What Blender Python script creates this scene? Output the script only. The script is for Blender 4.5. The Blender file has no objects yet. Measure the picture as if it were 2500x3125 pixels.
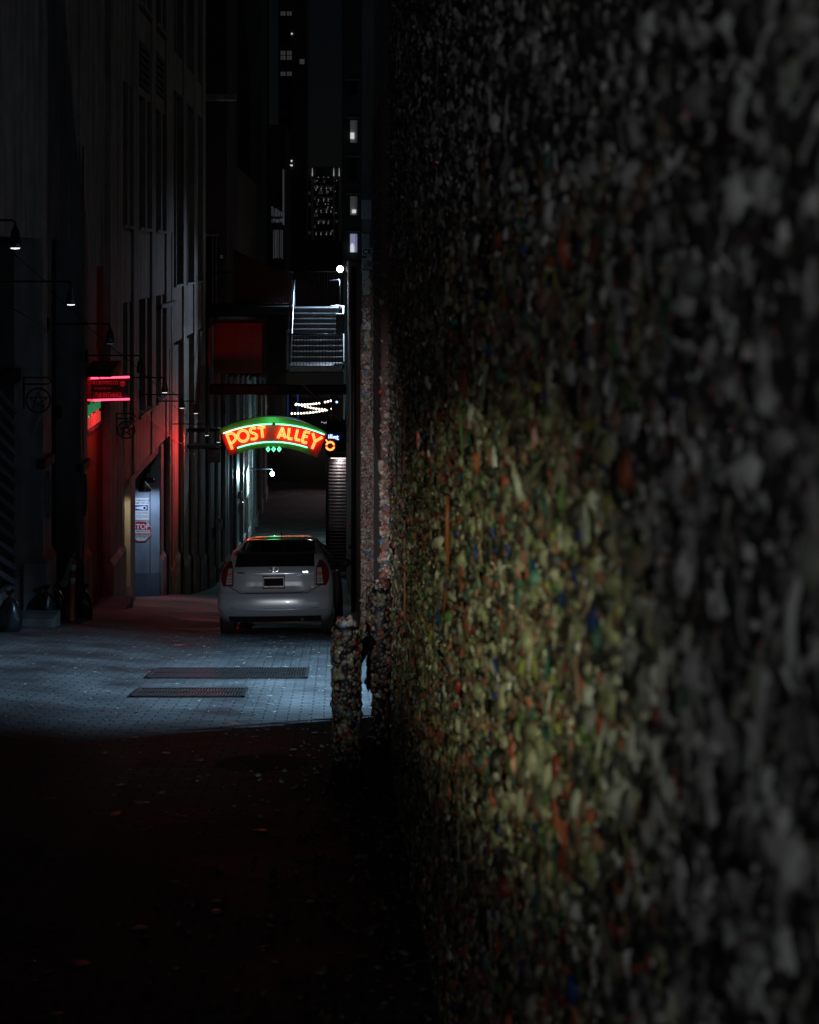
import bpy, math, random
import numpy as np
from mathutils import Vector, Matrix

R = math.radians
random.seed(7)
rng = np.random.default_rng(11)
scene = bpy.context.scene
COL = scene.collection

# ------------------------------------------------------------------ camera
CZ = 2.07                      # eye height above the paving (m)
F, PX, PY = 4340.0, 1024.0, 785.0   # focal length and principal point in photo pixels (2500 x 3125)
cam_d = bpy.data.cameras.new('camera')
cam = bpy.data.objects.new('camera', cam_d)
COL.objects.link(cam)
cam.location = (0, 0, CZ)
cam.rotation_euler = (R(90), 0, 0)
cam_d.sensor_fit = 'VERTICAL'
cam_d.sensor_height = 36.0
cam_d.sensor_width = 28.8
cam_d.lens = F / 3125 * 36
cam_d.shift_x = (1250 - PX) / 3125
cam_d.shift_y = -(1562.5 - PY) / 3125
cam_d.clip_start = 0.05
cam_d.clip_end = 3000
cam_d.dof.use_dof = True
cam_d.dof.focus_distance = 24.0
cam_d.dof.aperture_fstop = 4.2
scene.camera = cam

# ------------------------------------------------------------------ world, moon, exposure
world = bpy.data.worlds.new('World')
scene.world = world
world.use_nodes = True
wn = world.node_tree
bg = wn.nodes['Background']
sky = wn.nodes.new('ShaderNodeTexSky')
sky.sky_type = 'NISHITA'
sky.sun_disc = False
sky.sun_elevation = R(34)
sky.sun_rotation = R(110)
wn.links.new(sky.outputs[0], bg.inputs['Color'])
bg.inputs['Strength'].default_value = 0.0006
sun_d = bpy.data.lights.new('moon', 'SUN')
sun_d.energy = 0.05
sun_d.angle = R(0.5)
sun_d.color = (1.0, 0.96, 0.93)
sun = bpy.data.objects.new('moon', sun_d)
sun.rotation_euler = Vector((-.78, .28, -.56)).to_track_quat('-Z', 'Y').to_euler()
COL.objects.link(sun)
vs = scene.view_settings
vs.view_transform = 'Standard'
vs.look = 'None'
vs.exposure = 0.0
vs.gamma = 1.0
vs.use_curve_mapping = False
scene.cycles.use_denoising = True
scene.cycles.max_bounces = 6
scene.cycles.sample_clamp_indirect = 3.0
scene.cycles.caustics_reflective = False
scene.cycles.caustics_refractive = False

# ------------------------------------------------------------------ ground profile
GD = np.array([-30, -12, 0, 9.7, 21.3, 30.7, 41.7, 52.4, 65, 82, 95, 130, 2000.])
GH = np.array([-1.5, 0.3, 2.07, 3.60, 5.67, 7.62, 9.97, 12.2, 14.0, 15.6, 16, 16, 16.])
_k = np.linspace(-30, 140, 681)
_h = np.interp(_k, GD, GH)
_w = np.ones(21) / 21
_hs = np.convolve(np.pad(_h, 10, 'edge'), _w, 'valid')
_hs[:12] = _h[:12]; _hs[-12:] = _h[-12:]

def HG(d):
    return np.interp(d, _k, _hs) if np.isscalar(d) is False or d < 140 else 16.0

def gz(x, d):
    """height of the paving at a point"""
    z = CZ - float(HG(float(d)))
    if x < -2.2 and d < 40:
        z += min(0.15, 0.07 * (-2.2 - x))
    return z

def P(px, py, d):
    return Vector(((px - PX) * d / F, d, CZ - (py - PY) * d / F))

W = -4.6                       # plane of the left facade
GX = 0.42                      # plane of the gum wall
def dW(px):
    return -W * F / (PX - px)
def HC(py, d):                 # world z of a picture row at a distance
    return CZ - (py - PY) * d / F

# ------------------------------------------------------------------ materials
MAT = {}
def node_mat(name):
    m = bpy.data.materials.new(name)
    m.use_nodes = True
    MAT[name] = m
    nt = m.node_tree
    return m, nt, nt.nodes['Principled BSDF']

def surf(name, col, rough=0.6, metal=0.0, var=0.25, scale=6.0, bump=0.0, bscale=40.0, stretch=(1, 1, 1), coat=0.0, spec=0.5, col2=None, dirt=0.0):
    m, nt, b = node_mat(name)
    tc = nt.nodes.new('ShaderNodeTexCoord')
    mp = nt.nodes.new('ShaderNodeMapping')
    mp.inputs['Scale'].default_value = stretch
    nt.links.new(tc.outputs['Object'], mp.inputs[0])
    n = nt.nodes.new('ShaderNodeTexNoise')
    n.inputs['Scale'].default_value = scale
    n.inputs['Detail'].default_value = 6
    nt.links.new(mp.outputs[0], n.inputs['Vector'])
    r = nt.nodes.new('ShaderNodeValToRGB')
    c2 = col2 or tuple(min(1, c * (1 + var)) for c in col)
    c1 = tuple(c * (1 - var) for c in col)
    r.color_ramp.elements[0].position = 0.3
    r.color_ramp.elements[0].color = (*c1, 1)
    r.color_ramp.elements[1].position = 0.72
    r.color_ramp.elements[1].color = (*c2, 1)
    nt.links.new(n.outputs['Fac'], r.inputs[0])
    out = r.outputs[0]
    if dirt > 0:
        n3 = nt.nodes.new('ShaderNodeTexNoise')
        n3.inputs['Scale'].default_value = scale * 0.35
        n3.inputs['Detail'].default_value = 8
        mp3 = nt.nodes.new('ShaderNodeMapping')
        mp3.inputs['Scale'].default_value = (3, 3, 0.35)
        nt.links.new(tc.outputs['Object'], mp3.inputs[0])
        nt.links.new(mp3.outputs[0], n3.inputs['Vector'])
        mr = nt.nodes.new('ShaderNodeMapRange')
        mr.inputs[1].default_value = 0.42; mr.inputs[2].default_value = 0.7
        mr.inputs[3].default_value = 1.0; mr.inputs[4].default_value = 1.0 - dirt
        nt.links.new(n3.outputs['Fac'], mr.inputs[0])
        mx = nt.nodes.new('ShaderNodeMix'); mx.data_type = 'RGBA'; mx.blend_type = 'MULTIPLY'
        mx.inputs[0].default_value = 1
        nt.links.new(out, mx.inputs[6]); nt.links.new(mr.outputs[0], mx.inputs[7])
        out = mx.outputs[2]
    nt.links.new(out, b.inputs['Base Color'])
    b.inputs['Roughness'].default_value = rough
    b.inputs['Metallic'].default_value = metal
    b.inputs['Specular IOR Level'].default_value = spec
    if coat:
        b.inputs['Coat Weight'].default_value = coat
        b.inputs['Coat Roughness'].default_value = 0.05
    if bump:
        n2 = nt.nodes.new('ShaderNodeTexNoise')
        n2.inputs['Scale'].default_value = bscale
        n2.inputs['Detail'].default_value = 5
        nt.links.new(mp.outputs[0], n2.inputs['Vector'])
        bp = nt.nodes.new('ShaderNodeBump')
        bp.inputs['Strength'].default_value = bump
        bp.inputs['Distance'].default_value = 0.02
        nt.links.new(n2.outputs['Fac'], bp.inputs['Height'])
        nt.links.new(bp.outputs[0], b.inputs['Normal'])
    return m

def glow(name, col, strength):
    m, nt, b = node_mat(name)
    b.inputs['Base Color'].default_value = (*[min(1, c) for c in col], 1)
    b.inputs['Emission Color'].default_value = (*col, 1)
    b.inputs['Emission Strength'].default_value = strength
    return m

surf('stone', (0.30, 0.285, 0.275), 0.75, var=0.22, scale=3, bump=0.25, bscale=60, dirt=0.55)
surf('stone_dark', (0.13, 0.125, 0.12), 0.8, var=0.3, scale=4, bump=0.25, bscale=50, dirt=0.4)
surf('plaster_red', (0.30, 0.016, 0.014), 0.6, var=0.2, scale=3, bump=0.15, dirt=0.3)
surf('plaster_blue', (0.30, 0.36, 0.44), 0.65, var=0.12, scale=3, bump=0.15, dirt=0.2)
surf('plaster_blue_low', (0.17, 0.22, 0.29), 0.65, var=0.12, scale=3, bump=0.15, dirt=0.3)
surf('cream', (0.46, 0.42, 0.31), 0.7, var=0.12, scale=3, bump=0.1, dirt=0.25)
surf('dark_wall', (0.035, 0.033, 0.032), 0.75, var=0.4, scale=3, bump=0.3, bscale=30)
surf('brick_dark', (0.07, 0.042, 0.036), 0.85, var=0.5, scale=8, bump=0.5, bscale=40)
surf('brick_face', (0.25, 0.15, 0.13), 0.85, var=0.35, scale=14, bump=0.6, bscale=70)
surf('mortar', (0.20, 0.18, 0.165), 0.9, var=0.3, scale=20, bump=0.5)
surf('orange_metal', (0.24, 0.022, 0.009), 0.5, var=0.2, scale=2, bump=0.05, dirt=0.3)
surf('rust_wall', (0.13, 0.06, 0.045), 0.8, var=0.5, scale=2.5, bump=0.4, bscale=25, dirt=0.4)
surf('iron', (0.02, 0.02, 0.022), 0.45, metal=0.6, var=0.4, scale=20, bump=0.1)
surf('steel', (0.42, 0.45, 0.48), 0.35, metal=0.7, var=0.2, scale=10)
surf('steel_dark', (0.07, 0.075, 0.085), 0.4, metal=0.5, var=0.3, scale=8)
surf('tread', (0.12, 0.135, 0.145), 0.6, var=0.35, scale=60, bump=0.3, bscale=120)
surf('nosing', (0.75, 0.78, 0.80), 0.5, var=0.15, scale=30)
surf('grate', (0.05, 0.045, 0.042), 0.5, metal=0.5, var=0.5, scale=20)
surf('rubber', (0.016, 0.016, 0.017), 0.75, var=0.3, scale=15, bump=0.2)
surf('bag', (0.012, 0.012, 0.013), 0.27, var=0.2, scale=4, bump=0.5, bscale=6)
surf('paint_silver', (0.36, 0.385, 0.415), 0.30, metal=0.35, var=0.03, scale=3, coat=1.0)
surf('black_plastic', (0.012, 0.012, 0.013), 0.45, var=0.2, scale=20)
surf('car_glass', (0.006, 0.006, 0.007), 0.06, var=0.1, scale=2, spec=0.6)
surf('red_lens', (0.11, 0.006, 0.008), 0.12, var=0.15, scale=30, coat=0.6)
surf('clear_lens', (0.55, 0.56, 0.58), 0.14, metal=0.5, var=0.4, scale=60, coat=0.6)
surf('amber_lens', (0.45, 0.16, 0.03), 0.2, var=0.2, scale=60, coat=0.5)
surf('chrome', (0.6, 0.6, 0.62), 0.12, metal=1.0, var=0.05)
surf('rim', (0.32, 0.32, 0.33), 0.35, metal=0.9, var=0.1)
surf('glass_dark', (0.01, 0.011, 0.013), 0.09, var=0.3, scale=1.0, spec=0.5)
surf('white_paint', (0.72, 0.74, 0.76), 0.55, var=0.06, scale=8)
surf('sign_red', (0.42, 0.015, 0.018), 0.5, var=0.1)
surf('sign_blue', (0.02, 0.05, 0.25), 0.5, var=0.1)
surf('ink', (0.008, 0.008, 0.009), 0.8, var=0.1, spec=.1)
surf('neon_face', (0.55, 0.022, 0.012), 0.45, var=0.15, scale=3, bump=0.05)
surf('neon_green_face', (0.06, 0.30, 0.05), 0.45, var=0.35, scale=2.5, col2=(0.16, 0.30, 0.04))
surf('delineator', (0.42, 0.05, 0.035), 0.5, var=0.2, scale=8)
surf('reflective', (0.55, 0.58, 0.58), 0.4, var=0.15, scale=20)
surf('cloth', (0.26, 0.26, 0.20), 0.9, var=0.5, scale=30, bump=0.5)
surf('wood', (0.16, 0.10, 0.06), 0.8, var=0.4, scale=6, stretch=(1, 8, 1), bump=0.2)
surf('slat_or_light_stripe', (0.10, 0.11, 0.13), 0.5, var=0.2, scale=5)
surf('tower', (0.34, 0.33, 0.31), 0.8, var=0.2, scale=0.3)
surf('tower_dark', (0.05, 0.05, 0.052), 0.8, var=0.3, scale=0.3)
surf('yellow_paint', (0.5, 0.32, 0.03), 0.5, var=0.2)
surf('paper', (0.50, 0.50, 0.46), 0.8, var=0.3, scale=30, bump=0.4)
surf('pole_metal', (0.30, 0.30, 0.29), 0.4, metal=0.4, var=0.3, scale=6, dirt=0.3)
surf('purple_wall', (0.14, 0.10, 0.12), 0.8, var=0.3, scale=1)
surf('shutter', (0.20, 0.17, 0.18), 0.45, metal=0.15, var=0.15, scale=4)
surf('parapet', (0.03, 0.011, 0.007), 0.7, var=0.3, scale=2, dirt=0.3)
surf('rail_black', (0.012, 0.012, 0.014), 0.85, var=0.2, spec=.2)
surf('manhole', (0.035, 0.033, 0.032), 0.85, var=0.4, scale=12, bump=.5, bscale=30, spec=.2)
surf('awning', (0.10, 0.03, 0.03), 0.7, var=0.3, scale=4)

glow('neon_red', (1.0, 0.14, 0.03), 6.0)
glow('neon_green', (0.16, 1.0, 0.52), 3.2)
glow('neon_pink', (1.0, 0.035, 0.075), 6.0)
glow('neon_blue', (0.35, 0.5, 1.0), 3.0)
glow('bulb_white', (0.92, 0.96, 1.0), 30.0)
glow('bulb_cyan', (0.80, 0.95, 1.0), 26.0)
glow('bulb_bell', (0.85, 0.93, 1.0), 1.6)
glow('bulb_string', (1.0, 0.88, 0.72), 4.0)
glow('bulb_tiny', (0.9, 0.92, 1.0), 0.7)
glow('bulb_led', (0.25, 0.55, 0.85), 0.8)
glow('window_lit', (0.80, 0.80, 0.82), 0.75)
glow('window_or_reflection_dim', (0.5, 0.5, 0.52), 0.05)
glow('window_faint', (0.5, 0.48, 0.42), 0.02)
glow('window_violet', (0.42, 0.44, 0.72), 0.42)
glow('dim_glow', (0.6, 0.65, 0.75), 0.07)
glow('uplight', (0.95, 0.95, 1.0), 0.35)
glow('pub_green', (0.02, 0.50, 0.18), 0.32)
glow('pub_red', (0.9, 0.10, 0.08), 0.35)
glow('red_dot', (1.0, 0.02, 0.04), 0.8)
glow('blue_light_glow', (0.03, 0.07, 0.42), 0.28)

# paving: small setts laid in courses, worn and gum-spotted
m, nt, b = node_mat('paving')
tc = nt.nodes.new('ShaderNodeTexCoord')
br = nt.nodes.new('ShaderNodeTexBrick')
br.inputs['Scale'].default_value = 1.0
br.inputs['Brick Width'].default_value = 0.22
br.inputs['Row Height'].default_value = 0.11
br.inputs['Mortar Size'].default_value = 0.011
br.inputs['Mortar Smooth'].default_value = 0.4
br.inputs['Color1'].default_value = (0.120, 0.112, 0.108, 1)
br.inputs['Color2'].default_value = (0.080, 0.076, 0.074, 1)
br.inputs['Mortar'].default_value = (0.035, 0.034, 0.033, 1)
nt.links.new(tc.outputs['Object'], br.inputs['Vector'])
no = nt.nodes.new('ShaderNodeTexNoise'); no.inputs['Scale'].default_value = 1.3; no.inputs['Detail'].default_value = 8
nt.links.new(tc.outputs['Object'], no.inputs['Vector'])
mr = nt.nodes.new('ShaderNodeMapRange'); mr.inputs[1].default_value = 0.32; mr.inputs[2].default_value = 0.68; mr.inputs[3].default_value = 0.38; mr.inputs[4].default_value = 1.4
nt.links.new(no.outputs['Fac'], mr.inputs[0])
mx = nt.nodes.new('ShaderNodeMix'); mx.data_type = 'RGBA'; mx.blend_type = 'MULTIPLY'; mx.inputs[0].default_value = 1
nt.links.new(br.outputs['Color'], mx.inputs[6]); nt.links.new(mr.outputs[0], mx.inputs[7])
n2 = nt.nodes.new('ShaderNodeTexNoise'); n2.inputs['Scale'].default_value = 55; n2.inputs['Detail'].default_value = 4
nt.links.new(tc.outputs['Object'], n2.inputs['Vector'])
ad = nt.nodes.new('ShaderNodeMath'); ad.operation = 'MULTIPLY_ADD'; ad.inputs[1].default_value = 0.45
nt.links.new(n2.outputs['Fac'], ad.inputs[0])
iv = nt.nodes.new('ShaderNodeMath'); iv.operation = 'SUBTRACT'; iv.inputs[0].default_value = 1.0
nt.links.new(br.outputs['Fac'], iv.inputs[1]); nt.links.new(iv.outputs[0], ad.inputs[2])
bp = nt.nodes.new('ShaderNodeBump'); bp.inputs['Strength'].default_value = 0.55; bp.inputs['Distance'].default_value = 0.012
nt.links.new(ad.outputs[0], bp.inputs['Height']); nt.links.new(bp.outputs[0], b.inputs['Normal'])
nt.links.new(mx.outputs[2], b.inputs['Base Color'])
mr2 = nt.nodes.new('ShaderNodeMapRange'); mr2.inputs[1].default_value = 0.35; mr2.inputs[2].default_value = 0.65; mr2.inputs[3].default_value = 0.66; mr2.inputs[4].default_value = 0.92; b.inputs['Specular IOR Level'].default_value = 0.3
nt.links.new(no.outputs['Fac'], mr2.inputs[0]); nt.links.new(mr2.outputs[0], b.inputs['Roughness'])

def attr_mat(name, rough):
    m, nt, b = node_mat(name)
    a = nt.nodes.new('ShaderNodeAttribute'); a.attribute_name = 'Col'
    nt.links.new(a.outputs['Color'], b.inputs['Base Color'])
    b.inputs['Roughness'].default_value = rough
    n = nt.nodes.new('ShaderNodeTexNoise'); n.inputs['Scale'].default_value = 180; n.inputs['Detail'].default_value = 3
    t = nt.nodes.new('ShaderNodeTexCoord'); nt.links.new(t.outputs['Object'], n.inputs['Vector'])
    bp = nt.nodes.new('ShaderNodeBump'); bp.inputs['Strength'].default_value = 0.35; bp.inputs['Distance'].default_value = 0.006
    nt.links.new(n.outputs['Fac'], bp.inputs['Height']); nt.links.new(bp.outputs[0], b.inputs['Normal'])
attr_mat('gum_mass', 0.40)
m, nt, b = node_mat('gum')
oi = nt.nodes.new('ShaderNodeObjectInfo')
nt.links.new(oi.outputs['Color'], b.inputs['Base Color'])
b.inputs['Roughness'].default_value = 0.40
n = nt.nodes.new('ShaderNodeTexNoise'); n.inputs['Scale'].default_value = 150
t = nt.nodes.new('ShaderNodeTexCoord'); nt.links.new(t.outputs['Object'], n.inputs['Vector'])
bp = nt.nodes.new('ShaderNodeBump'); bp.inputs['Strength'].default_value = 0.35; bp.inputs['Distance'].default_value = 0.006
nt.links.new(n.outputs['Fac'], bp.inputs['Height']); nt.links.new(bp.outputs[0], b.inputs['Normal'])

# ------------------------------------------------------------------ lettering (made first, while the scene is small)
def text_mesh(body, size, weight=0.0):
    cu = bpy.data.curves.new('lettering', 'FONT')
    cu.body = body; cu.size = size; cu.align_x = 'CENTER'; cu.align_y = 'CENTER'; cu.offset = weight * size
    ob = bpy.data.objects.new('lettering', cu)
    COL.objects.link(ob)
    dg = bpy.context.evaluated_depsgraph_get()
    me = bpy.data.meshes.new_from_object(ob.evaluated_get(dg))
    v = [tuple(q.co) for q in me.vertices]
    f = [tuple(p.vertices) for p in me.polygons]
    bpy.data.objects.remove(ob); bpy.data.curves.remove(cu); bpy.data.meshes.remove(me)
    return v, f
TXT = {}
for k, wgt in (('STOP', .02), ('WAIT HERE FOR GATE TO', .01), ('CLOSE COMPLETELY', .015), ('BEFORE PROCEEDING', .01),
               ('NEIGHBORHOOD', .02), ('CRIME WATCH', .02), ('WE REPORT SUSPICIOUS\nAND ILLEGAL ACTIVITY', .01),
               ('THE PIKE BREWING CO.', .02), ('ESTABLISHED 1989', .01), ('PIKE PUB ENTRANCE', .02),
               ('.illet', .02), ('TOYOTA', .01), ('PUYALLUP', .01), ('PRIUS', .02), ('CK', .03), ('ESS', .03), ('PIKE', .02)):
    TXT[k] = text_mesh(k, 1.0, wgt)

# ------------------------------------------------------------------ mesh helpers
def world_loc(o):
    l = Vector(o.location)
    while o.parent:
        o = o.parent
        l += Vector(o.location)
    return l

class MB:
    def __init__(s):
        s.v = []; s.f = []
    def add(s, v, f):
        o = len(s.v)
        s.v += [tuple(q) for q in v]
        s.f += [tuple(i + o for i in q) for q in f]
        return s
    def box(s, x0, x1, y0, y1, z0, z1):
        x0, x1 = min(x0, x1), max(x0, x1); y0, y1 = min(y0, y1), max(y0, y1); z0, z1 = min(z0, z1), max(z0, z1)
        return s.add([(x0, y0, z0), (x1, y0, z0), (x1, y1, z0), (x0, y1, z0), (x0, y0, z1), (x1, y0, z1), (x1, y1, z1), (x0, y1, z1)],
                     [(0, 3, 2, 1), (4, 5, 6, 7), (0, 1, 5, 4), (1, 2, 6, 5), (2, 3, 7, 6), (3, 0, 4, 7)])
    def bevbox(s, x0, x1, y0, y1, z0, z1, e=0.01):
        """box with chamfered edges"""
        c = ((x0 + x1) / 2, (y0 + y1) / 2, (z0 + z1) / 2)
        h = ((x1 - x0) / 2, (y1 - y0) / 2, (z1 - z0) / 2)
        e = min(e, *[q * 0.45 for q in h])
        vs_, ix = [], {}
        for sx in (-1, 1):
            for sy in (-1, 1):
                for sz in (-1, 1):
                    for a in range(3):
                        sg = (sx, sy, sz)
                        p = [c[i] + sg[i] * (h[i] - (0 if i == a else e)) for i in range(3)]
                        ix[(sx, sy, sz, a)] = len(vs_); vs_.append(tuple(p))
        fs = []
        for a in range(3):
            b_, c_ = (a + 1) % 3, (a + 2) % 3
            for sg in (-1, 1):
                q = []
                for sb, sc in ((-1, -1), (1, -1), (1, 1), (-1, 1)):
                    k = [0, 0, 0]; k[a] = sg; k[b_] = sb; k[c_] = sc
                    q.append(ix[(*k, a)])
                fs.append(tuple(q if sg > 0 else q[::-1]))
        for a in range(3):
            b_, c_ = (a + 1) % 3, (a + 2) % 3
            for sb in (-1, 1):
                for sc in (-1, 1):
                    k0 = [0, 0, 0]; k0[a] = -1; k0[b_] = sb; k0[c_] = sc
                    k1 = list(k0); k1[a] = 1
                    q = (ix[(*k0, b_)], ix[(*k1, b_)], ix[(*k1, c_)], ix[(*k0, c_)])
                    fs.append(q if sb * sc > 0 else q[::-1])
        for sx in (-1, 1):
            for sy in (-1, 1):
                for sz in (-1, 1):
                    q = tuple(ix[(sx, sy, sz, a)] for a in range(3))
                    fs.append(q if sx * sy * sz > 0 else q[::-1])
        return s.add(vs_, fs)
    def tube(s, pts, r, n=8, cap=True, closed=False):
        pts = [Vector(p) for p in pts]
        rr = r if isinstance(r, (list, tuple)) else [r] * len(pts)
        N = len(pts)
        ring = []
        up = None
        for i, p in enumerate(pts):
            a = pts[(i - 1) % N] if (closed or i > 0) else p
            c = pts[(i + 1) % N] if (closed or i < N - 1) else p
            t = (c - a)
            t = t.normalized() if t.length > 1e-9 else Vector((0, 0, 1))
            if up is None:
                up = Vector((0, 0, 1)) if abs(t.z) < 0.9 else Vector((1, 0, 0))
            u = (up - t * up.dot(t))
            if u.length < 1e-6:
                u = t.orthogonal()
            u.normalize(); up = u
            w = t.cross(u)
            ring.append([p + (u * math.cos(2 * math.pi * k / n) + w * math.sin(2 * math.pi * k / n)) * rr[i] for k in range(n)])
        v = [q for rg in ring for q in rg]
        f = []
        for i in range(N if closed else N - 1):
            j = (i + 1) % N
            for k in range(n):
                f.append((i * n + k, i * n + (k + 1) % n, j * n + (k + 1) % n, j * n + k))
        if cap and not closed:
            f.append(tuple(range(n - 1, -1, -1)))
            f.append(tuple((N - 1) * n + k for k in range(n)))
        return s.add(v, f)
    def lathe(s, prof, c, n=20, ax='z'):
        """prof: (radius, height) list around a vertical axis through c"""
        v, f = [], []
        for r, h in prof:
            for k in range(n):
                a = 2 * math.pi * k / n
                if ax == 'z':
                    v.append((c[0] + r * math.cos(a), c[1] + r * math.sin(a), c[2] + h))
                elif ax == 'x':
                    v.append((c[0] + h, c[1] + r * math.cos(a), c[2] + r * math.sin(a)))
                else:
                    v.append((c[0] + r * math.cos(a), c[1] + h, c[2] + r * math.sin(a)))
        for i in range(len(prof) - 1):
            for k in range(n):
                f.append((i * n + k, i * n + (k + 1) % n, (i + 1) * n + (k + 1) % n, (i + 1) * n + k))
        if prof[0][0] > 1e-6:
            f.append(tuple(range(n - 1, -1, -1)))
        if prof[-1][0] > 1e-6:
            f.append(tuple((len(prof) - 1) * n + k for k in range(n)))
        return s.add(v, f)
    def prism(s, poly, y0, y1):
        """polygon in (x, z) pushed from y0 to y1"""
        n = len(poly)
        v = [(x, y0, z) for x, z in poly] + [(x, y1, z) for x, z in poly]
        f = [tuple(range(n)), tuple(range(2 * n - 1, n - 1, -1))]
        f += [(k, k + n, (k + 1) % n + n, (k + 1) % n) for k in range(n)]
        return s.add(v, f)
    def prismx(s, poly, x0, x1):
        """polygon in (y, z) pushed from x0 to x1"""
        n = len(poly)
        v = [(x0, y, z) for y, z in poly] + [(x1, y, z) for y, z in poly]
        f = [tuple(range(n)), tuple(range(2 * n - 1, n - 1, -1))]
        f += [(k, k + n, (k + 1) % n + n, (k + 1) % n) for k in range(n)]
        return s.add(v, f)
    def text(s, key, c, size, plane='front', d=1, condense=1.0):
        """flat lettering centred on c; front: faces the viewer down the alley"""
        v, f = TXT[key]
        if plane == 'front':
            s.add([(c[0] + x * size * condense, c[1], c[2] + y * size) for x, y, z in v], f)
        else:
            s.add([(c[0], c[1] + d * x * size * condense, c[2] + y * size) for x, y, z in v], f)
        return s
    def build(s, name, mat, parent=None, smooth=False, local=False, bevel=0.0):
        me = bpy.data.meshes.new(name)
        vv = s.v
        org = Vector((0, 0, 0))
        if parent is not None and not local:
            org = world_loc(parent)
        elif parent is None and vv:
            a = np.array(vv)
            org = Vector((float((a[:, 0].min() + a[:, 0].max()) / 2), float((a[:, 1].min() + a[:, 1].max()) / 2), float(a[:, 2].min())))
        vv = [(x - org.x, y - org.y, z - org.z) for x, y, z in vv]
        me.from_pydata(vv, [], s.f)
        me.update()
        if smooth:
            for p in me.polygons:
                p.use_smooth = True
        me.materials.append(MAT[mat])
        o = bpy.data.objects.new(name, me)
        COL.objects.link(o)
        if parent is not None:
            o.parent = parent
        else:
            o.location = org
        if bevel:
            bm = o.modifiers.new('bevel', 'BEVEL'); bm.width = bevel; bm.segments = 2; bm.limit_method = 'ANGLE'
        return o

def thing(name, label, cat, loc, group=None, rot=(0, 0, 0)):
    o = bpy.data.objects.new(name, None)
    o.empty_display_size = 0.1
    COL.objects.link(o)
    o.location = loc; o.rotation_euler = rot
    o['label'] = label; o['category'] = cat
    if group: o['group'] = group
    return o
def tag(o, label, cat, group=None):
    o['label'] = label; o['category'] = cat
    if group: o['group'] = group
    return o
def kind(o, k):
    o['kind'] = k
    return o
def copy_tree(o, parent=None):
    c = o.copy(); COL.objects.link(c)
    if parent is not None: c.parent = parent
    for ch in list(o.children):
        copy_tree(ch, c)
    return c
def lamp(name, typ, loc, energy, color, parent=None, radius=0.05, aim=None, spot=60, blend=0.5):
    d = bpy.data.lights.new(name, typ)
    d.energy = energy; d.color = color
    d.shadow_soft_size = radius
    o = bpy.data.objects.new(name, d)
    COL.objects.link(o)
    l = Vector(loc)
    if typ == 'SPOT':
        d.spot_size = R(spot); d.spot_blend = blend
    if aim is not None:
        o.rotation_euler = (Vector(aim) - l).to_track_quat('-Z', 'Y').to_euler()
    if parent is not None:
        o.parent = parent
        l = l - world_loc(parent)
    o.location = l
    return o

# ================================================================== THE SETTING
xs = [-400, -60, -12, -7, -5.2, -4.6, -4.1, -3.2, -2.2, -1, 0, 0.42, 2, 6, 12, 60, 400]
ds = list(np.arange(-30, 140.1, 0.5)) + [160, 220, 320, 500, 900, 1800]
v, f = [], []
for d in ds:
    for x in xs:
        v.append((x, d, gz(x, d)))
n = len(xs)
for i in range(len(ds) - 1):
    for j in range(n - 1):
        f.append((i * n + j, i * n + j + 1, (i + 1) * n + j + 1, (i + 1) * n + j))
g = MB().add(v, f).build('alley_pavement', 'paving', smooth=True)
kind(g, 'structure')

# flattened gum, leaves and grit on the paving: uncountable
def col_mesh(name, V, Fc, C, mat, parent=None, smooth=True):
    me = bpy.data.meshes.new(name)
    V = np.asarray(V, dtype=np.float32); Fc = np.asarray(Fc, dtype=np.int32)
    org = world_loc(parent) if parent is not None else Vector((0, 0, 0))
    V = V - np.array(org, dtype=np.float32)
    me.vertices.add(len(V)); me.vertices.foreach_set('co', V.ravel())
    me.loops.add(Fc.size); me.loops.foreach_set('vertex_index', Fc.ravel())
    me.polygons.add(len(Fc))
    me.polygons.foreach_set('loop_start', np.arange(0, Fc.size, 3, dtype=np.int32))
    me.polygons.foreach_set('loop_total', np.full(len(Fc), 3, dtype=np.int32))
    if smooth:
        me.polygons.foreach_set('use_smooth', np.ones(len(Fc), dtype=bool))
    a = me.color_attributes.new('Col', 'FLOAT_COLOR', 'POINT')
    C4 = np.ones((len(V), 4), dtype=np.float32); C4[:, :3] = C
    a.data.foreach_set('color', C4.ravel())
    me.update(); me.validate()
    me.materials.append(MAT[mat])
    o = bpy.data.objects.new(name, me)
    COL.objects.link(o)
    if parent is not None: o.parent = parent
    return o

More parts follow.
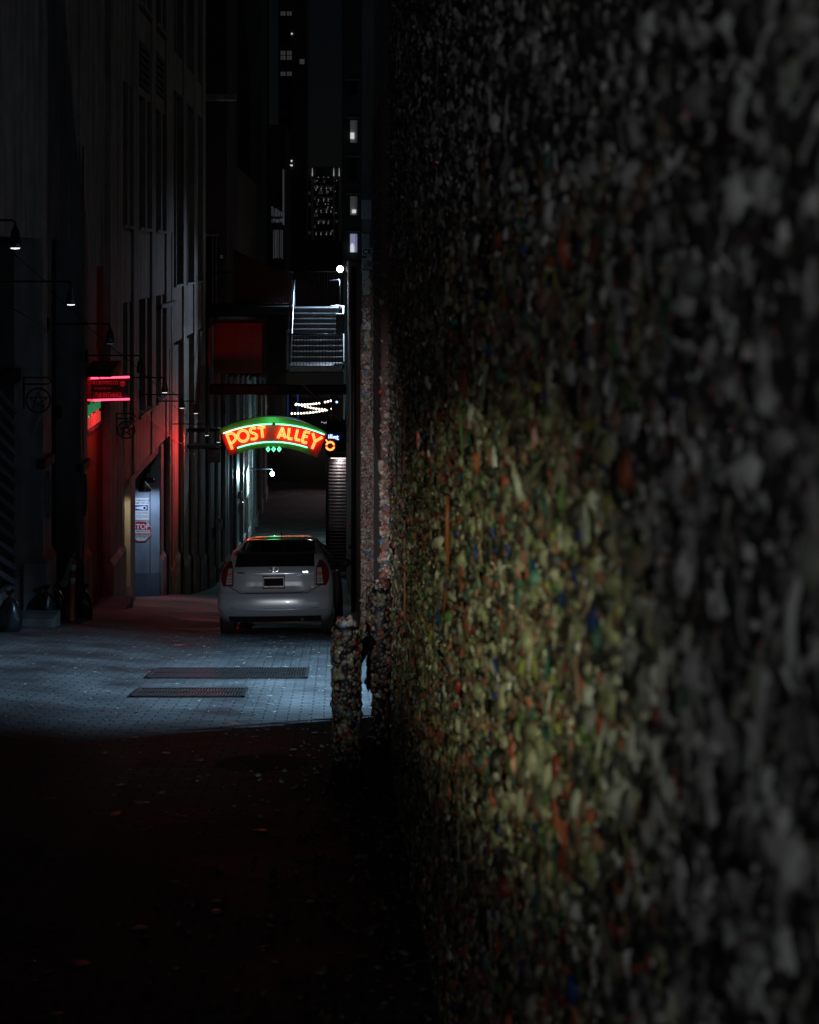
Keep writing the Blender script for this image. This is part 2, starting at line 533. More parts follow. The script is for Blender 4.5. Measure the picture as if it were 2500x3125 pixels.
def blobs(cen, nrm, size, stretch, height, rot, col, seg=6, jitter=0.22):
    """many low domes; cen (n,3), nrm (n,3) outward, in-plane stretch along 'up'"""
    n = len(cen)
    nrm = nrm / np.linalg.norm(nrm, axis=1, keepdims=True)
    up = np.tile(np.array([0, 0, 1.0]), (n, 1))
    flat = np.abs(nrm[:, 2]) > 0.8
    up[flat] = (0, 1, 0)
    u = np.cross(up, nrm); u /= np.linalg.norm(u, axis=1, keepdims=True)
    w = np.cross(nrm, u)
    cr, sr = np.cos(rot)[:, None], np.sin(rot)[:, None]
    u, w = u * cr + w * sr, w * cr - u * sr
    ang = np.arange(seg) * 2 * np.pi / seg
    rings = [(0.62, 0.85), (1.0, 0.42), (1.04, -0.15)]
    V = np.zeros((n, 1 + 3 * seg, 3))
    V[:, 0] = cen + nrm * (height * 1.0)[:, None]
    jr = 1 + rng.normal(0, jitter, (n, seg))
    for k, (r, h) in enumerate(rings):
        for j in range(seg):
            rr = size * r * jr[:, j]
            V[:, 1 + k * seg + j] = cen + u * (rr * math.cos(ang[j]))[:, None] + w * (rr * stretch * math.sin(ang[j]))[:, None] \
                + nrm * (height * (h + rng.normal(0, 0.10, n)))[:, None]
    T = []
    for j in range(seg):
        j2 = (j + 1) % seg
        T.append((0, 1 + j, 1 + j2))
        for k in range(2):
            a, b_, c, d_ = 1 + k * seg + j, 1 + k * seg + j2, 1 + (k + 1) * seg + j2, 1 + (k + 1) * seg + j
            T += [(a, d_, c), (a, c, b_)]
    T = np.array(T)
    nv = V.shape[1]
    Fc = (T[None] + (np.arange(n) * nv)[:, None, None]).reshape(-1, 3)
    C = np.repeat(col, nv, axis=0)
    C = C * (1 + rng.normal(0, 0.06, (len(C), 1)))
    return V.reshape(-1, 3), Fc, np.clip(C, 0.004, 0.9)

n = 1500
dd = 2.5 + 19.5 * rng.random(n) ** 0.8
xx = GX - 0.05 - (rng.random(n) ** 1.4) * 4.6
cen = np.array([(x, d, gz(x, d) + 0.002) for x, d in zip(xx, dd)])
sz = rng.lognormal(math.log(0.011), 0.6, n)
pal = np.array([(0.17, 0.16, 0.15), (0.13, 0.125, 0.12), (0.30, 0.29, 0.27), (0.04, 0.04, 0.04), (0.20, 0.10, 0.06)])
cc = pal[rng.choice(5, n, p=[.32, .28, .16, .16, .08])]
V, Fc, C = blobs(cen, np.tile((0, 0.17, 1.0), (n, 1)), sz, 0.6 + rng.random(n), np.full(n, 0.004), rng.random(n) * 6.3, cc)
o = col_mesh('pavement_litter', V, Fc, C, 'gum_mass')
kind(o, 'stuff'); tag(o, 'pale flattened gum spots and grit scattered over the paving', 'litter')

# fallen leaves and wrappers near the foot of the gum wall
n = 330
dd = 4.0 + 7.5 * rng.random(n)
xx = GX - 0.04 - np.abs(rng.normal(0, 0.45, n))
cen = np.array([(x, d, gz(x, d) + 0.004) for x, d in zip(xx, dd)])
sz = 0.008 + 0.014 * rng.random(n)
pal = np.array([(0.14, 0.125, 0.10), (0.15, 0.05, 0.03), (0.11, 0.075, 0.04), (0.22, 0.22, 0.21)])
cc = pal[rng.choice(4, n, p=[.4, .15, .3, .15])]
V, Fc, C = blobs(cen, np.stack([rng.normal(0, .5, n), 0.17 + rng.normal(0, .5, n), np.ones(n)], 1), sz, 0.7 + 1.3 * rng.random(n), 0.006 + 0.012 * rng.random(n), rng.random(n) * 6.3, cc, jitter=0.35)
o = col_mesh('leaf_litter', V, Fc, C, 'gum_mass', smooth=False)
kind(o, 'stuff'); tag(o, 'small fallen leaves and wrappers along the foot of the gum wall', 'litter')

# ================================================================== GUM WALL
END, PIER = 10.66, 12.9
def wall_gz(d): return gz(GX, d)
gw = thing('gum_wall', 'tall brick wall crusted with countless coloured wads of chewing gum', 'wall', (GX + 1.5, 5, gz(GX, 5)))
MB().prismx([(-6, gz(GX, -6) - .5), (-6, 9), (END, 9), (END, gz(GX, END) - .5)], GX, GX + 5).build('wall_face', 'brick_dark', gw)
PXF = GX - 0.074
pier = MB().prismx([(END, gz(GX, END) - .5), (END, 9), (PIER, 9), (PIER, gz(GX, PIER) - .5)], PXF, GX + 5).build('end_pier', 'mortar', gw)
# bricks of the pier: the exposed ones above the gum, both on its front and its side
zc = 3.2
brick_me = None
k = 0
while zc > gz(GX, END) + 0.1:
    bb = MB().bevbox(PXF - 0.006, GX + 0.12, END - 0.009 - 0.004 * random.random(), END + 0.1, zc, zc + 0.083, 0.012)
    bo = bb.build('brick', 'brick_face', pier)
    if zc > 0.4:
        y = END + 0.115 + (0.06 if k % 2 else 0)
        while y < PIER - 0.05:
            MB().bevbox(PXF - 0.008, PXF + 0.05, y, min(y + 0.21, PIER), zc, zc + 0.083, 0.012).build('brick', 'brick_dark', pier)
            y += 0.225
    zc -= 0.098; k += 1

# palette of old gum; grey falloff painted into pieces near the viewer and higher up
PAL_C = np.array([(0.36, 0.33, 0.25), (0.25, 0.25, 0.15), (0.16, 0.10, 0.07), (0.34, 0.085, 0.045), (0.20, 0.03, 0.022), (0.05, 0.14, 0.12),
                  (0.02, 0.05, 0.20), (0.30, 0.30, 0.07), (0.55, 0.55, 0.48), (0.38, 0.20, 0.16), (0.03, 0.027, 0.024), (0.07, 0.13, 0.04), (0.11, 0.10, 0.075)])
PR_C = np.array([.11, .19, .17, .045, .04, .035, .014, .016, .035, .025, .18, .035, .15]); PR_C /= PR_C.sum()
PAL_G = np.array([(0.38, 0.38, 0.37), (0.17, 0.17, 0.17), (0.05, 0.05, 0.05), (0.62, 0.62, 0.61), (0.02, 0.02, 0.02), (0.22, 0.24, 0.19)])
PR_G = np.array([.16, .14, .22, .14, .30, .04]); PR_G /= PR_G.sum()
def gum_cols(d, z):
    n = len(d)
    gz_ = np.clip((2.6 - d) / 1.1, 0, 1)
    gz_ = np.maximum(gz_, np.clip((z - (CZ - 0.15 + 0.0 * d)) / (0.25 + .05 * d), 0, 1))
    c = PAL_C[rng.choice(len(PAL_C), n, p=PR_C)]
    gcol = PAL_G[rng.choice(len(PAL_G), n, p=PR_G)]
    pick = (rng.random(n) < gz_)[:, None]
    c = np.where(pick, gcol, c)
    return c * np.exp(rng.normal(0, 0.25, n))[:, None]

n = 76000
d = 0.75 * (END / 0.75) ** (rng.random(n) ** 0.62)
zt = CZ + 0.20 * d + 0.35; zb = np.maximum(CZ - 0.56 * d - 0.2, np.array([gz(GX, q) for q in d]))
z = zb + (zt - zb) * rng.random(n)
# the carpet gets looser above head height
keep = rng.random(n) < np.clip(1.25 - np.maximum(0, z - CZ - 0.1) * 0.7, 0.3, 1)
d, z = d[keep], z[keep]; n = len(d)
sz = np.clip(rng.lognormal(math.log(0.0070), 0.52, n), 0.003, 0.024)
st = 0.8 + 1.5 * rng.random(n) ** 1.5
drip = rng.random(n) < 0.16
st[drip] = 3 + 4 * rng.random(drip.sum()); sz[drip] *= 0.45
sz = np.minimum(sz, 0.030 / np.maximum(1, st))
ht = sz * (0.55 + 0.6 * rng.random(n)); ht[drip] = sz[drip] * 0.9
rot = rng.normal(0, 0.7, n); rot[drip] *= 0.12
lump = 0.014 * np.sin(d * 7.1 + np.sin(z * 5)) * np.sin(z * 6.3 + d * 2) + 0.010 * np.sin(d * 23 + z * 4)
cen = np.stack([GX - 0.004 - np.maximum(0, lump) - 0.006 * rng.random(n), d, z], 1)
nr = np.stack([-np.ones(n), rng.normal(0, .22, n), rng.normal(0, .22, n)], 1)
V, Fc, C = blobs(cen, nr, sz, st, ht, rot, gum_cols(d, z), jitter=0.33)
o = col_mesh('gum_crust', V, Fc, C, 'gum_mass', gw)
kind(o, 'stuff')

# the 300 wads that show largest, one by one
proto = []
for k in range(10):
    VV, FF, CC = blobs(np.zeros((1, 3)), np.array([[-1.0, 0, 0]]), np.array([1.0]), np.array([1.0]), np.array([0.8]), np.array([0.3 * k]), np.ones((1, 3)), seg=9, jitter=0.16)
    me = bpy.data.meshes.new('gum_wad')
    me.from_pydata([tuple(q) for q in VV], [], [tuple(int(i) for i in q) for q in FF])
    for p_ in me.polygons: p_.use_smooth = True
    me.materials.append(MAT['gum']); proto.append(me)
n = 300
d = 1.18 + 2.2 * rng.random(n) ** 1.3
z = CZ - 0.53 * d + (0.53 + 0.17) * d * rng.random(n)
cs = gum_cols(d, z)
for k in range(n):
    s_ = min(0.028, max(0.009, random.lognormvariate(math.log(0.013), 0.4)))
    st_ = random.choice((1, 1.2, 1.6, 1, 2.4)) * random.uniform(0.9, 1.2)
    o = bpy.data.objects.new('gum_wad', proto[k % 10])
    COL.objects.link(o)
    o.parent = gw
    o.location = Vector((GX - 0.012, d[k], z[k])) - world_loc(gw)
    o.rotation_euler = (random.gauss(0, 0.5), 0, random.gauss(0, 0.15))
    o.scale = (s_, s_ / math.sqrt(st_), s_ * math.sqrt(st_))
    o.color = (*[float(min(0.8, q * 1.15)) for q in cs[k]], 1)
# long pulled strings of gum
def gum_string(px, py0, py1, wob, r, col):
    dn = GX * F / (px - PX)
    pts = []
    for i in range(9):
        t_ = i / 8
        q = P(px, py0 + (py1 - py0) * t_, dn)
        pts.append((GX - 0.022 - 0.004 * math.sin(7 * t_), dn + wob * math.sin(3.2 * t_ + px) , q.z))
    o = MB().tube(pts, [r * (0.7 + 0.6 * random.random()) for _ in pts], 7).build('gum_string', 'gum', gw, smooth=True)
    o.color = (*col, 1)
for a in ((1762, 420, 690, 0.05, 0.006, (.28, .28, .28)), (2265, 2270, 2520, -0.06, 0.010, (.5, .5, .5)), (2320, 2200, 2420, 0.07, 0.008, (.4, .4, .4)),
          (2400, 2900, 3090, .05, .012, (.3, .3, .3)), (1930, 800, 1010, .04, .006, (.3, .3, .3)), (1440, 1200, 1600, 0.1, 0.006, (.1, .25, .08)),
          (1500, 1100, 1300, .1, .005, (.4, .4, .3)), (1660, 1700, 1950, .06, .006, (.35, .1, .05)), (2080, 1500, 1720, .04, .008, (.4, .4, .38)),
          (1380, 1500, 1900, .12, .007, (.4, .12, .05)), (1250, 1200, 1900, .2, .006, (.4, .15, .08))):
    gum_string(*a)
mb_ = []
for k in range(900):
    dn = 1.15 + 8.5 * random.random() ** 1.6
    z0_ = CZ - .52 * dn + .70 * dn * random.random(); L_ = random.uniform(.04, .16) * (1 if random.random() < .8 else 1.8)
    r_ = random.uniform(.0018, .0045); w0 = random.uniform(-.25, .25)
    pts = [(GX - .016 - .006 * math.sin(5 * t_ + k), dn + w0 * L_ * t_ + .006 * math.sin(6 * t_ + k), z0_ - L_ * t_) for t_ in np.linspace(0, 1, 6)]
    mm = MB().tube(pts, [r_ * 1.8, r_, r_ * .8, r_ * .8, r_, r_ * 1.9], 5)
    mb_.append((mm, dn, z0_))
cs_ = gum_cols(np.array([q[1] for q in mb_]), np.array([q[2] for q in mb_]))
VV, FF, CC = [], [], []
for (mm, _, _), c_ in zip(mb_, cs_):
    o0 = len(VV); VV += mm.v; CC += [c_] * len(mm.v)
    for f_ in mm.f:
        for j in range(1, len(f_) - 1): FF.append((f_[0] + o0, f_[j] + o0, f_[j + 1] + o0))
kind(col_mesh('gum_strings', VV, FF, np.array(CC), 'gum_mass', gw), 'stuff')
def scrap(px, py, w, h, col, name='paper_scrap'):
    dn = GX * F / (px - PX)
    c = P(px, py, dn)
    pl = [(0, h), (w * .8, h * .45), (w, -h * .3), (w * .2, -h), (-w * .9, -h * .5), (-w, h * .35)]
    o = MB().prismx([(c.y + a * random.uniform(.8, 1.2), c.z + q * random.uniform(.8, 1.2)) for a, q in pl], GX - 0.03, GX - 0.025).build(name, 'gum', gw)
    o.color = (*col, 1)
for a in ((1297, 1342, .16, .05, (.52, .60, .46)), (1541, 1398, .045, .028, (.85, .95, .80)), (1277, 2005, .12, .045, (.5, .08, .03)), (1255, 1990, .12, .04, (.45, .45, .30)),
          (1330, 1385, .09, .02, (.55, .85, .6)), (1675, 1335, .03, .022, (.8, .5, .45)), (1620, 375, .03, .045, (.32, .32, .32)), (1650, 1655, .035, .035, (.5, .55, .42)),
          (1480, 1685, .03, .025, (.04, .1, .35)), (1215, 2385, .15, .03, (.7, .3, .22)), (1840, 1615, .03, .035, (.42, .46, .38)), (2090, 2100, .018, .04, (.62, .62, .58))):
    scrap(*a)

# gum crust on the front and far edge of the pier
def face_gum(n, xlo, xhi, y, zlo, zhi, size, mat_parent, name, pal=None, pr=None, normal=(0, -1, 0), dens=None):
    x = xlo + (xhi - xlo) * rng.random(n); z = zlo + (zhi - zlo) * rng.random(n) ** 1.0
    if dens is not None:
        k_ = rng.random(n) < dens(z); x, z = x[k_], z[k_]
    n = len(x)
    cen = np.stack([x, np.full(n, y) - 0.005 * rng.random(n), z], 1)
    nr = np.stack([rng.normal(normal[0], .25, n), rng.normal(normal[1], .1, n), rng.normal(0, .25, n)], 1)
    s_ = np.clip(rng.lognormal(math.log(size), 0.35, n), size * .4, size * 2)
    p_ = PAL_C if pal is None else pal
    c = p_[rng.choice(len(p_), n, p=PR_C if pr is None else pr)] * np.exp(rng.normal(0, .25, n))[:, None]
    V, Fc, C = blobs(cen, nr, s_, 0.8 + .8 * rng.random(n), s_ * .7, rng.random(n) * 6, c)
    o = col_mesh(name, V, Fc, C, 'gum_mass', mat_parent)
    return kind(o, 'stuff')
PAL_P = np.array([(0.55, 0.42, 0.36), (0.42, 0.34, 0.28), (0.55, 0.20, 0.15), (0.30, 0.22, 0.18), (0.62, 0.56, 0.48), (0.45, 0.08, 0.06), (0.08, 0.22, 0.36), (0.45, 0.26, 0.08), (0.12, 0.09, 0.08)])
PR_P = np.array([.22, .2, .1, .15, .12, .05, .04, .04, .08]); PR_P /= PR_P.sum()
face_gum(1500, PXF - 0.01, GX + .02, END - 0.012, gz(GX, END), 2.6, 0.012, gw, 'gum_crust', PAL_P, PR_P, dens=lambda z: np.clip((1.35 - z) / 1.3, 0.02, 1))
n = 900   # far edge of the pier, catching the passage light
z = gz(GX, PIER) + (2.1 - gz(GX, PIER)) * rng.random(n)
cen = np.stack([np.full(n, PXF) - .004 * rng.random(n), PIER + .012 - 0.05 * rng.random(n), z], 1)
sz = 0.008 + .010 * rng.random(n)
V, Fc, C = blobs(cen, np.stack([-np.ones(n), rng.normal(.8, .3, n), rng.normal(0, .3, n)], 1), sz, 1 + .5 * rng.random(n), sz * .8, rng.random(n) * 6, PAL_P[rng.choice(9, n, p=PR_P)])
kind(col_mesh('gum_crust', V, Fc, C, 'gum_mass', gw), 'stuff')

# ------------------------------------------------------------------ gum-crusted bollard and standpipe at the end of the wall
def gum_on_tube(n, cx, cy, r, z0, z1, size, parent, pal=PAL_C, pr=PR_C):
    a = rng.random(n) * 2 * np.pi
    z = z0 + (z1 - z0) * rng.random(n)
    cen = np.stack([cx + r * np.cos(a), cy + r * np.sin(a), z], 1)
    nr = np.stack([np.cos(a), np.sin(a), rng.normal(0, .2, n)], 1)
    s_ = np.clip(rng.lognormal(math.log(size), .4, n), size * .4, size * 2.2)
    c = pal[rng.choice(len(pal), n, p=pr)] * np.exp(rng.normal(0, .25, n))[:, None]
    V, Fc, C = blobs(cen, nr, s_, .8 + .9 * rng.random(n), s_ * .7, rng.normal(0, .8, n), c)
    return kind(col_mesh('gum_crust', V, Fc, C, 'gum_mass', parent), 'stuff')
dB = 9.75
bx = (1058 - PX) * dB / F; bzz = gz(bx, dB)
bo = thing('bollard', 'thick steel bollard crusted with gum beside the paving light', 'bollard', (bx, dB, bzz))
MB().lathe([(.115, -.1), (.108, .06), (.096, .3), (.090, 1.02), (.096, 1.06), (.06, 1.12), (.0, 1.14)], (bx, dB, bzz), 18).build('post', 'iron', bo, smooth=True)
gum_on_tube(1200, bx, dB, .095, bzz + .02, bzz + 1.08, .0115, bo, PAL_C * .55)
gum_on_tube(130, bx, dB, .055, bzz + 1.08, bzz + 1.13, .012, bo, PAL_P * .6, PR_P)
dS = 10.25
sx = (1160 - PX) * dS / F; szz = gz(sx, dS)
so = thing('standpipe', 'gum covered standpipe with a thick head between bollard and wall', 'pipe', (sx, dS, szz))
MB().lathe([(.05, -.1), (.048, .5), (.05, .56), (.075, .6), (.086, .75), (.088, 1.26), (.05, 1.34), (0, 1.36)], (sx, dS, szz), 16).build('pipe', 'iron', so, smooth=True)
MB().tube([(sx, dS, szz + .98), (sx - .10, dS - .1, szz + .95), (bx + .07, dB + .08, szz + .92)], .045, 10).build('side_arm', 'iron', so, smooth=True)
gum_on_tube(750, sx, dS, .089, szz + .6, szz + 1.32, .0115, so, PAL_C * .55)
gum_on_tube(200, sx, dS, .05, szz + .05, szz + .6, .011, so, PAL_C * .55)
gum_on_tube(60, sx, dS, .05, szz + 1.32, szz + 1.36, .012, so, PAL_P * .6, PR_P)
mx_ = (1105 - PX) * 9.9 / F
mo = MB().lathe([(.21, 0), (.205, .10), (.18, .19), (.11, .25), (0, .265)], (mx_, 9.95, gz(mx_, 9.95) - .03), 22)
mo = mo.build('kerb_mound', 'rubber', smooth=True)
tag(mo, 'low black rounded mound at the foot of the bollard and standpipe', 'mound')
# railing inside the passage, its bars drawn as stripes of shadow on the paving
rl = thing('passage_railing', 'low pipe railing running into the passage behind the standpipe', 'railing', (1.2, 13.35, gz(1.2, 13.35)))
for h in (.30, .55, .80, 1.05):
    MB().tube([(GX + .02, 13.1, gz(GX, 13.1) + h), (2.6, 13.6, gz(2.6, 13.6) + h)], .022, 8).build('rail', 'steel_dark', rl, smooth=True)
for x in (.5, 1.5, 2.5):
    y = 13.1 + (x - GX) * .23
    MB().tube([(x, y, gz(x, y) - .05), (x, y, gz(x, y) + 1.08)], .025, 8).build('post', 'steel_dark', rl, smooth=True)

# bluish glints on the gum edge, built as an added string of links
xc, yc_ = .334, 13.02
zt_, zb_ = HC(935, yc_), HC(1250, yc_)
ch = thing('glint_chain', 'thin added chain standing in for bluish glints at the far edge of the gum wall', 'chain', (xc, yc_, zb_))
mb = MB(); z_ = zb_; k = 0
while z_ < zt_:
    if k % 2: ring_ = [(xc + .010 * math.cos(a), yc_, z_ + .017 * math.sin(a)) for a in np.linspace(0, 2 * math.pi, 11)[:-1]]
    else: ring_ = [(xc, yc_ + .010 * math.cos(a), z_ + .017 * math.sin(a)) for a in np.linspace(0, 2 * math.pi, 11)[:-1]]
    mb.tube(ring_, .0045, 5, closed=True); z_ += .025; k += 1
kind(mb.build('links', 'chrome', ch, smooth=True), 'stuff')  # added links standing in for the bluish glints
MB().tube([(xc, yc_, zt_), (GX + .05, yc_, zt_ + .03)], .008, 6).build('glint_chain_hook', 'iron', ch)

# ================================================================== RIGHT-HAND BRICK BUILDING BEYOND THE PASSAGE
D2 = 20.9
X2 = (1105 - PX) * D2 / F
rb = thing('brick_building', 'dark brick building beyond the passage with a sticker covered corner pier', 'building', (X2 + 2, 45, gz(X2, 45)))
MB().prismx([(D2 + .75, gz(0, D2) - 1), (D2 + .75, CZ - .12), (82, CZ - .12), (82, gz(0, 82) - 1), (52, gz(0, 52) - 1), (30, gz(0, 30) - 1)], X2 + .05, X2 + 9).build('wall', 'brick_dark', rb)
MB().prismx([(D2, gz(0, D2) - 1), (D2, 12), (D2 + .75, 12), (D2 + .75, gz(0, D2) - 1)], X2 + .004, X2 + 9).build('corner_pier', 'stone_dark', rb)
zlo = gz(0, D2)
face_gum(2600, X2, X2 + .21, D2 - .004, zlo, HC(1080, D2), 0.013, rb, 'gum_crust', PAL_P, PR_P)
face_gum(160, X2, X2 + .21, D2 - .004, HC(1100, D2), HC(800, D2), 0.014, rb, 'gum_crust', PAL_P, PR_P)
n = 900
z = zlo + (HC(1000, D2) - zlo) * rng.random(n); y = D2 + .7 * rng.random(n)
sz = .009 + .012 * rng.random(n)
V, Fc, C = blobs(np.stack([np.full(n, X2), y, z], 1), np.stack([-np.ones(n), rng.normal(0, .3, n), rng.normal(0, .3, n)], 1), sz, 1 + .5 * rng.random(n), sz * .8, rng.random(n) * 6, PAL_P[rng.choice(9, n, p=PR_P)])
kind(col_mesh('gum_crust', V, Fc, C, 'gum_mass', rb), 'stuff')
stk = [(1118, 640, 30, 60, 'paper'), (1120, 690, 26, 36, 'stone'), (1116, 735, 24, 44, 'paper'), (1122, 768, 34, 24, 'white_paint'), (1115, 810, 22, 44, 'paper'),
       (1130, 802, 22, 40, 'white_paint'), (1118, 850, 24, 46, 'paper'), (1128, 868, 22, 20, 'yellow_paint'), (1118, 888, 20, 22, 'paper'), (1121, 920, 26, 26, 'orange_metal'),
       (1118, 955, 16, 30, 'paper'), (1124, 965, 14, 22, 'orange_metal'), (1120, 990, 24, 30, 'white_paint'), (1137, 1045, 17, 40, 'yellow_paint'), (1120, 1030, 16, 40, 'paper'), (1128, 1090, 40, 34, 'stone'), (1117, 600, 20, 26, 'stone_dark'), (1131, 1310, 16, 30, 'sign_blue')]
for px, py, w_, h_, mt in stk:
    c = P(px, py, D2); a = w_ / 2 * D2 / F; b_ = h_ / 2 * D2 / F; t_ = random.uniform(-.12, .12)
    pts = []
    for sx_, sy_ in ((-1, -1), (1, -1), (1, 1), (-1, 1)):
        u_, v_ = sx_ * a, sy_ * b_
        pts.append((c.x + u_ * math.cos(t_) - v_ * math.sin(t_), c.z + u_ * math.sin(t_) + v_ * math.cos(t_)))
    MB().prism(pts, D2 - .006 - .002 * random.random(), D2 - .002).build('sticker', mt, rb)
c = P(1122, 769, D2 - .012); MB().text('CK', c, .11).build('lettering', 'ink', rb)
c = P(1130, 806, D2 - .012); MB().text('ESS', c, .10, condense=.6).build('lettering', 'ink', rb)
# courses of brick along the receding side are too fine to see; one downpipe and a cable run
MB().tube([(X2 - .01, 30, gz(0, 30)), (X2 - .01, 30, CZ - .2)], .05, 8).build('downpipe', 'iron', rb, smooth=True)
# passage: a back wall and the lamp that pours cold light across the paving
vd = thing('added_light_blocker', 'tall metal duct added unseen in the passage to shade the sticker pier', 'blocker', (.77, D2 - .3, gz(1, D2 - .3)))  # unseen block added to keep the passage light off the sticker pier
MB().bevbox(.62, .92, D2 - .52, D2 - .10, gz(1, D2) - .3, CZ + 1.5, .02).build('blocker', 'pole_metal', vd)
for z_ in (-4.5, -2.5, -.5): MB().bevbox(.595, .945, D2 - .545, D2 - .08, CZ + z_, CZ + z_ + .06, .01).build('blocker_flange', 'pole_metal', vd)
pw = MB().box(16, 16.5, 8, 24, -8, 8).build('passage_wall', 'brick_dark')
tag(pw, 'plain dark brick wall closing the passage behind the gum wall', 'wall')
LP = Vector((4.2, 15.2, gz(4.2, 15.2) + 3.4))
pl = thing('passage_lamp', 'cold white lamp on a pole standing inside the passage', 'lamp', (LP.x, LP.y, gz(LP.x, LP.y)))
MB().tube([(LP.x + .35, LP.y, gz(LP.x, LP.y) - .1), (LP.x + .35, LP.y, LP.z + .25), (LP.x, LP.y, LP.z + .25)], .05, 8).build('pole', 'iron', pl, smooth=True)
MB().lathe([(.05, .24), (.16, .16), (.18, .06), (.17, .055)], LP, 16).build('shade', 'steel_dark', pl, smooth=True)
MB().lathe([(0, -.05), (.05, -.02), (.06, .04), (0, .08)], LP, 10).build('bulb', 'bulb_white', pl, smooth=True)
lamp('passage_light', 'SPOT', LP - Vector((0, 0, .07)), 7200, (0.36, 0.67, 1.0), pl, 0.06, aim=(1.5, 15.5, gz(1, 15.5)), spot=86, blend=.85)

# ================================================================== LEFT STONE BUILDING
zb0 = -9.0
TOP = CZ + 15
lb = thing('stone_building', 'tall pale stone building with pilasters along the left of the alley', 'building', (W - 2, 30, gz(W, 30)))
dA0, dA1 = dW(335), dW(373)
dEND = dW(626)
MB().prismx([(9, gz(W, 9) - 2), (9, TOP), (dEND, TOP), (dEND, gz(W, dEND) - 2)], W - 8, W - 1.75).build('wall_core', 'dark_wall', lb)
def fz(y0, y1, z0, z1, out, mat, name, back=1.8, bev=0.0, par=None):
    return MB().box(W - back, W + out, y0, y1, z0, z1).build(name, mat, par or lb, bevel=bev)
def pilaster(y0, y1, z1=TOP, plinth=1.0, out=0.0, medal=False):
    zb_ = gz(W, y1) - .4
    p_ = fz(y0, y1, zb_, z1, out, 'stone', 'pilaster', bev=.012)
    zp = gz(W, (y0 + y1) / 2) + plinth
    q = MB().prismx([(y0 - .05, zb_), (y1 + .05, zb_), (y1 + .05, zp), (y0 - .05, zp)], W - .3, W + out + .07)
    q.build('plinth', 'stone', p_, bevel=.01)
    MB().add([(W + out - .02, y0 - .045, zp), (W + out + .068, y0 - .045, zp), (W + out + .068, y1 + .045, zp), (W + out - .02, y1 + .045, zp), (W + out - .02, y0 - .045, zp + .16), (W + out - .02, y1 + .045, zp + .16)],
             [(0, 4, 1), (1, 4, 5, 2), (2, 5, 3), (0, 1, 2, 3)]).build('plinth_slope', 'stone', p_)
    if medal:
        zc_ = HC(1510, (y0 + y1) / 2)
        yc = (y0 + y1) / 2
        ring = [(W + out + .01, yc + .12 * math.cos(a), zc_ + .36 * math.sin(a)) for a in np.linspace(0, 2 * math.pi, 25)[:-1]]
        MB().tube(ring, .025, 6, closed=True).build('plaque_rim', 'stone', p_, smooth=True)
        MB().prismx([(r_[1], r_[2]) for r_ in ring], W + out - .02, W + out + .012).build('plaque', 'stone_dark', p_)
        MB().prismx([(y0 - .04, zc_ + .46), (y1 + .04, zc_ + .46), (y1 + .04, zc_ + .62), (y0 - .04, zc_ + .62)], W - .1, W + out + .05).build('moulding', 'rust_wall', p_, bevel=.02)
    return p_
# pub front (x 0..335)
for (a, b_, md) in ((15.4, 15.95, False), (17.9, 18.5, True), (dW(131), dW(158), True), (dW(247), dW(268), True)):
    pilaster(a, b_, medal=md)
pilaster(dA0, dA1, out=.02)
MB().prismx([(dW(354.5), gz(W, 28)), (dW(354.5), CZ + 6), (dW(356), CZ + 6), (dW(356), gz(W, 28))], W, W + .022).build('seam', 'stone_dark', lb)
fz(9, dW(258), CZ + .3, TOP, -.06, 'stone', 'upper_wall')
for a, b_ in ((9, 15.4), (15.95, 17.9), (18.5, dW(131)), (dW(158), dW(247))):
    o = MB().box(W - 1.7, W - .45, a, b_, gz(W, b_) - 1, CZ + .3).build('shopfront', 'glass_dark', lb)
    MB().box(W - .44, W - .36, a, b_, gz(W, a) - .6, gz(W, b_) + .75).build('stall_riser', 'stone_dark', o)
    MB().box(W - .44, W - .34, a, b_, CZ - 1.2 - .21 * (a - 15), CZ - 1.0 - .21 * (a - 15)).build('transom', 'iron', o)
    mid = (a + b_) / 2
    MB().box(W - .44, W - .38, mid - .03, mid + .03, gz(W, b_) + .75, CZ + .3).build('mullion', 'iron', o)
# diagonal stripes of light in the second bay, built as pale slanted boards
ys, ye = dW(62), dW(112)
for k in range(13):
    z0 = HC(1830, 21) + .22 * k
    MB().prismx([(ys, z0 + .42), (ye, z0), (ye, z0 + .085), (ys, z0 + .505)], W - .34, W - .31).build('slat_or_light_stripe', 'slat_or_light_stripe', lb)
# red bay with the pub sign and glowing window
ra, rb_ = dW(268), dW(335)
fz(ra, rb_, gz(W, rb_) - 1, HC(1325, ra), -.14, 'plaster_red', 'red_panel')
zs, ztp = HC(1325, ra), HC(1218, ra)
fz(ra, rb_, ztp, HC(814, (ra + rb_) / 2), -.14, 'plaster_red', 'red_panel')
fz(ra, rb_, HC(814, (ra + rb_) / 2), TOP, -.10, 'stone', 'upper_panel')
win = MB().box(W - 1.7, W - .10, ra, dW(324), zs, ztp).build('pub_window', 'glass_dark', lb)
fz(dW(324), rb_, zs, ztp, -.14, 'plaster_red', 'red_panel')
MB().box(W - .35, W - .06, ra + .0, dW(324), zs - .06, zs).build('sill', 'stone_dark', win)
random.seed(3)
zm = zs + (ztp - zs) * .40
for k in range(17):  # emissive bars in the pane, red low and green high
    y = ra + .04 + (dW(324) - ra - .08) * k / 17
    MB().box(W - .098, W - .085, y, y + .015 + .03 * random.random(), zs + .02, zm - .05 + .08 * random.random()).build('glow_bar', 'pub_red', win)
    MB().box(W - .098, W - .085, y, y + .010 + .02 * random.random(), zm + .02, zm + .16 + .1 * random.random()).build('glow_bar', 'pub_green', win)
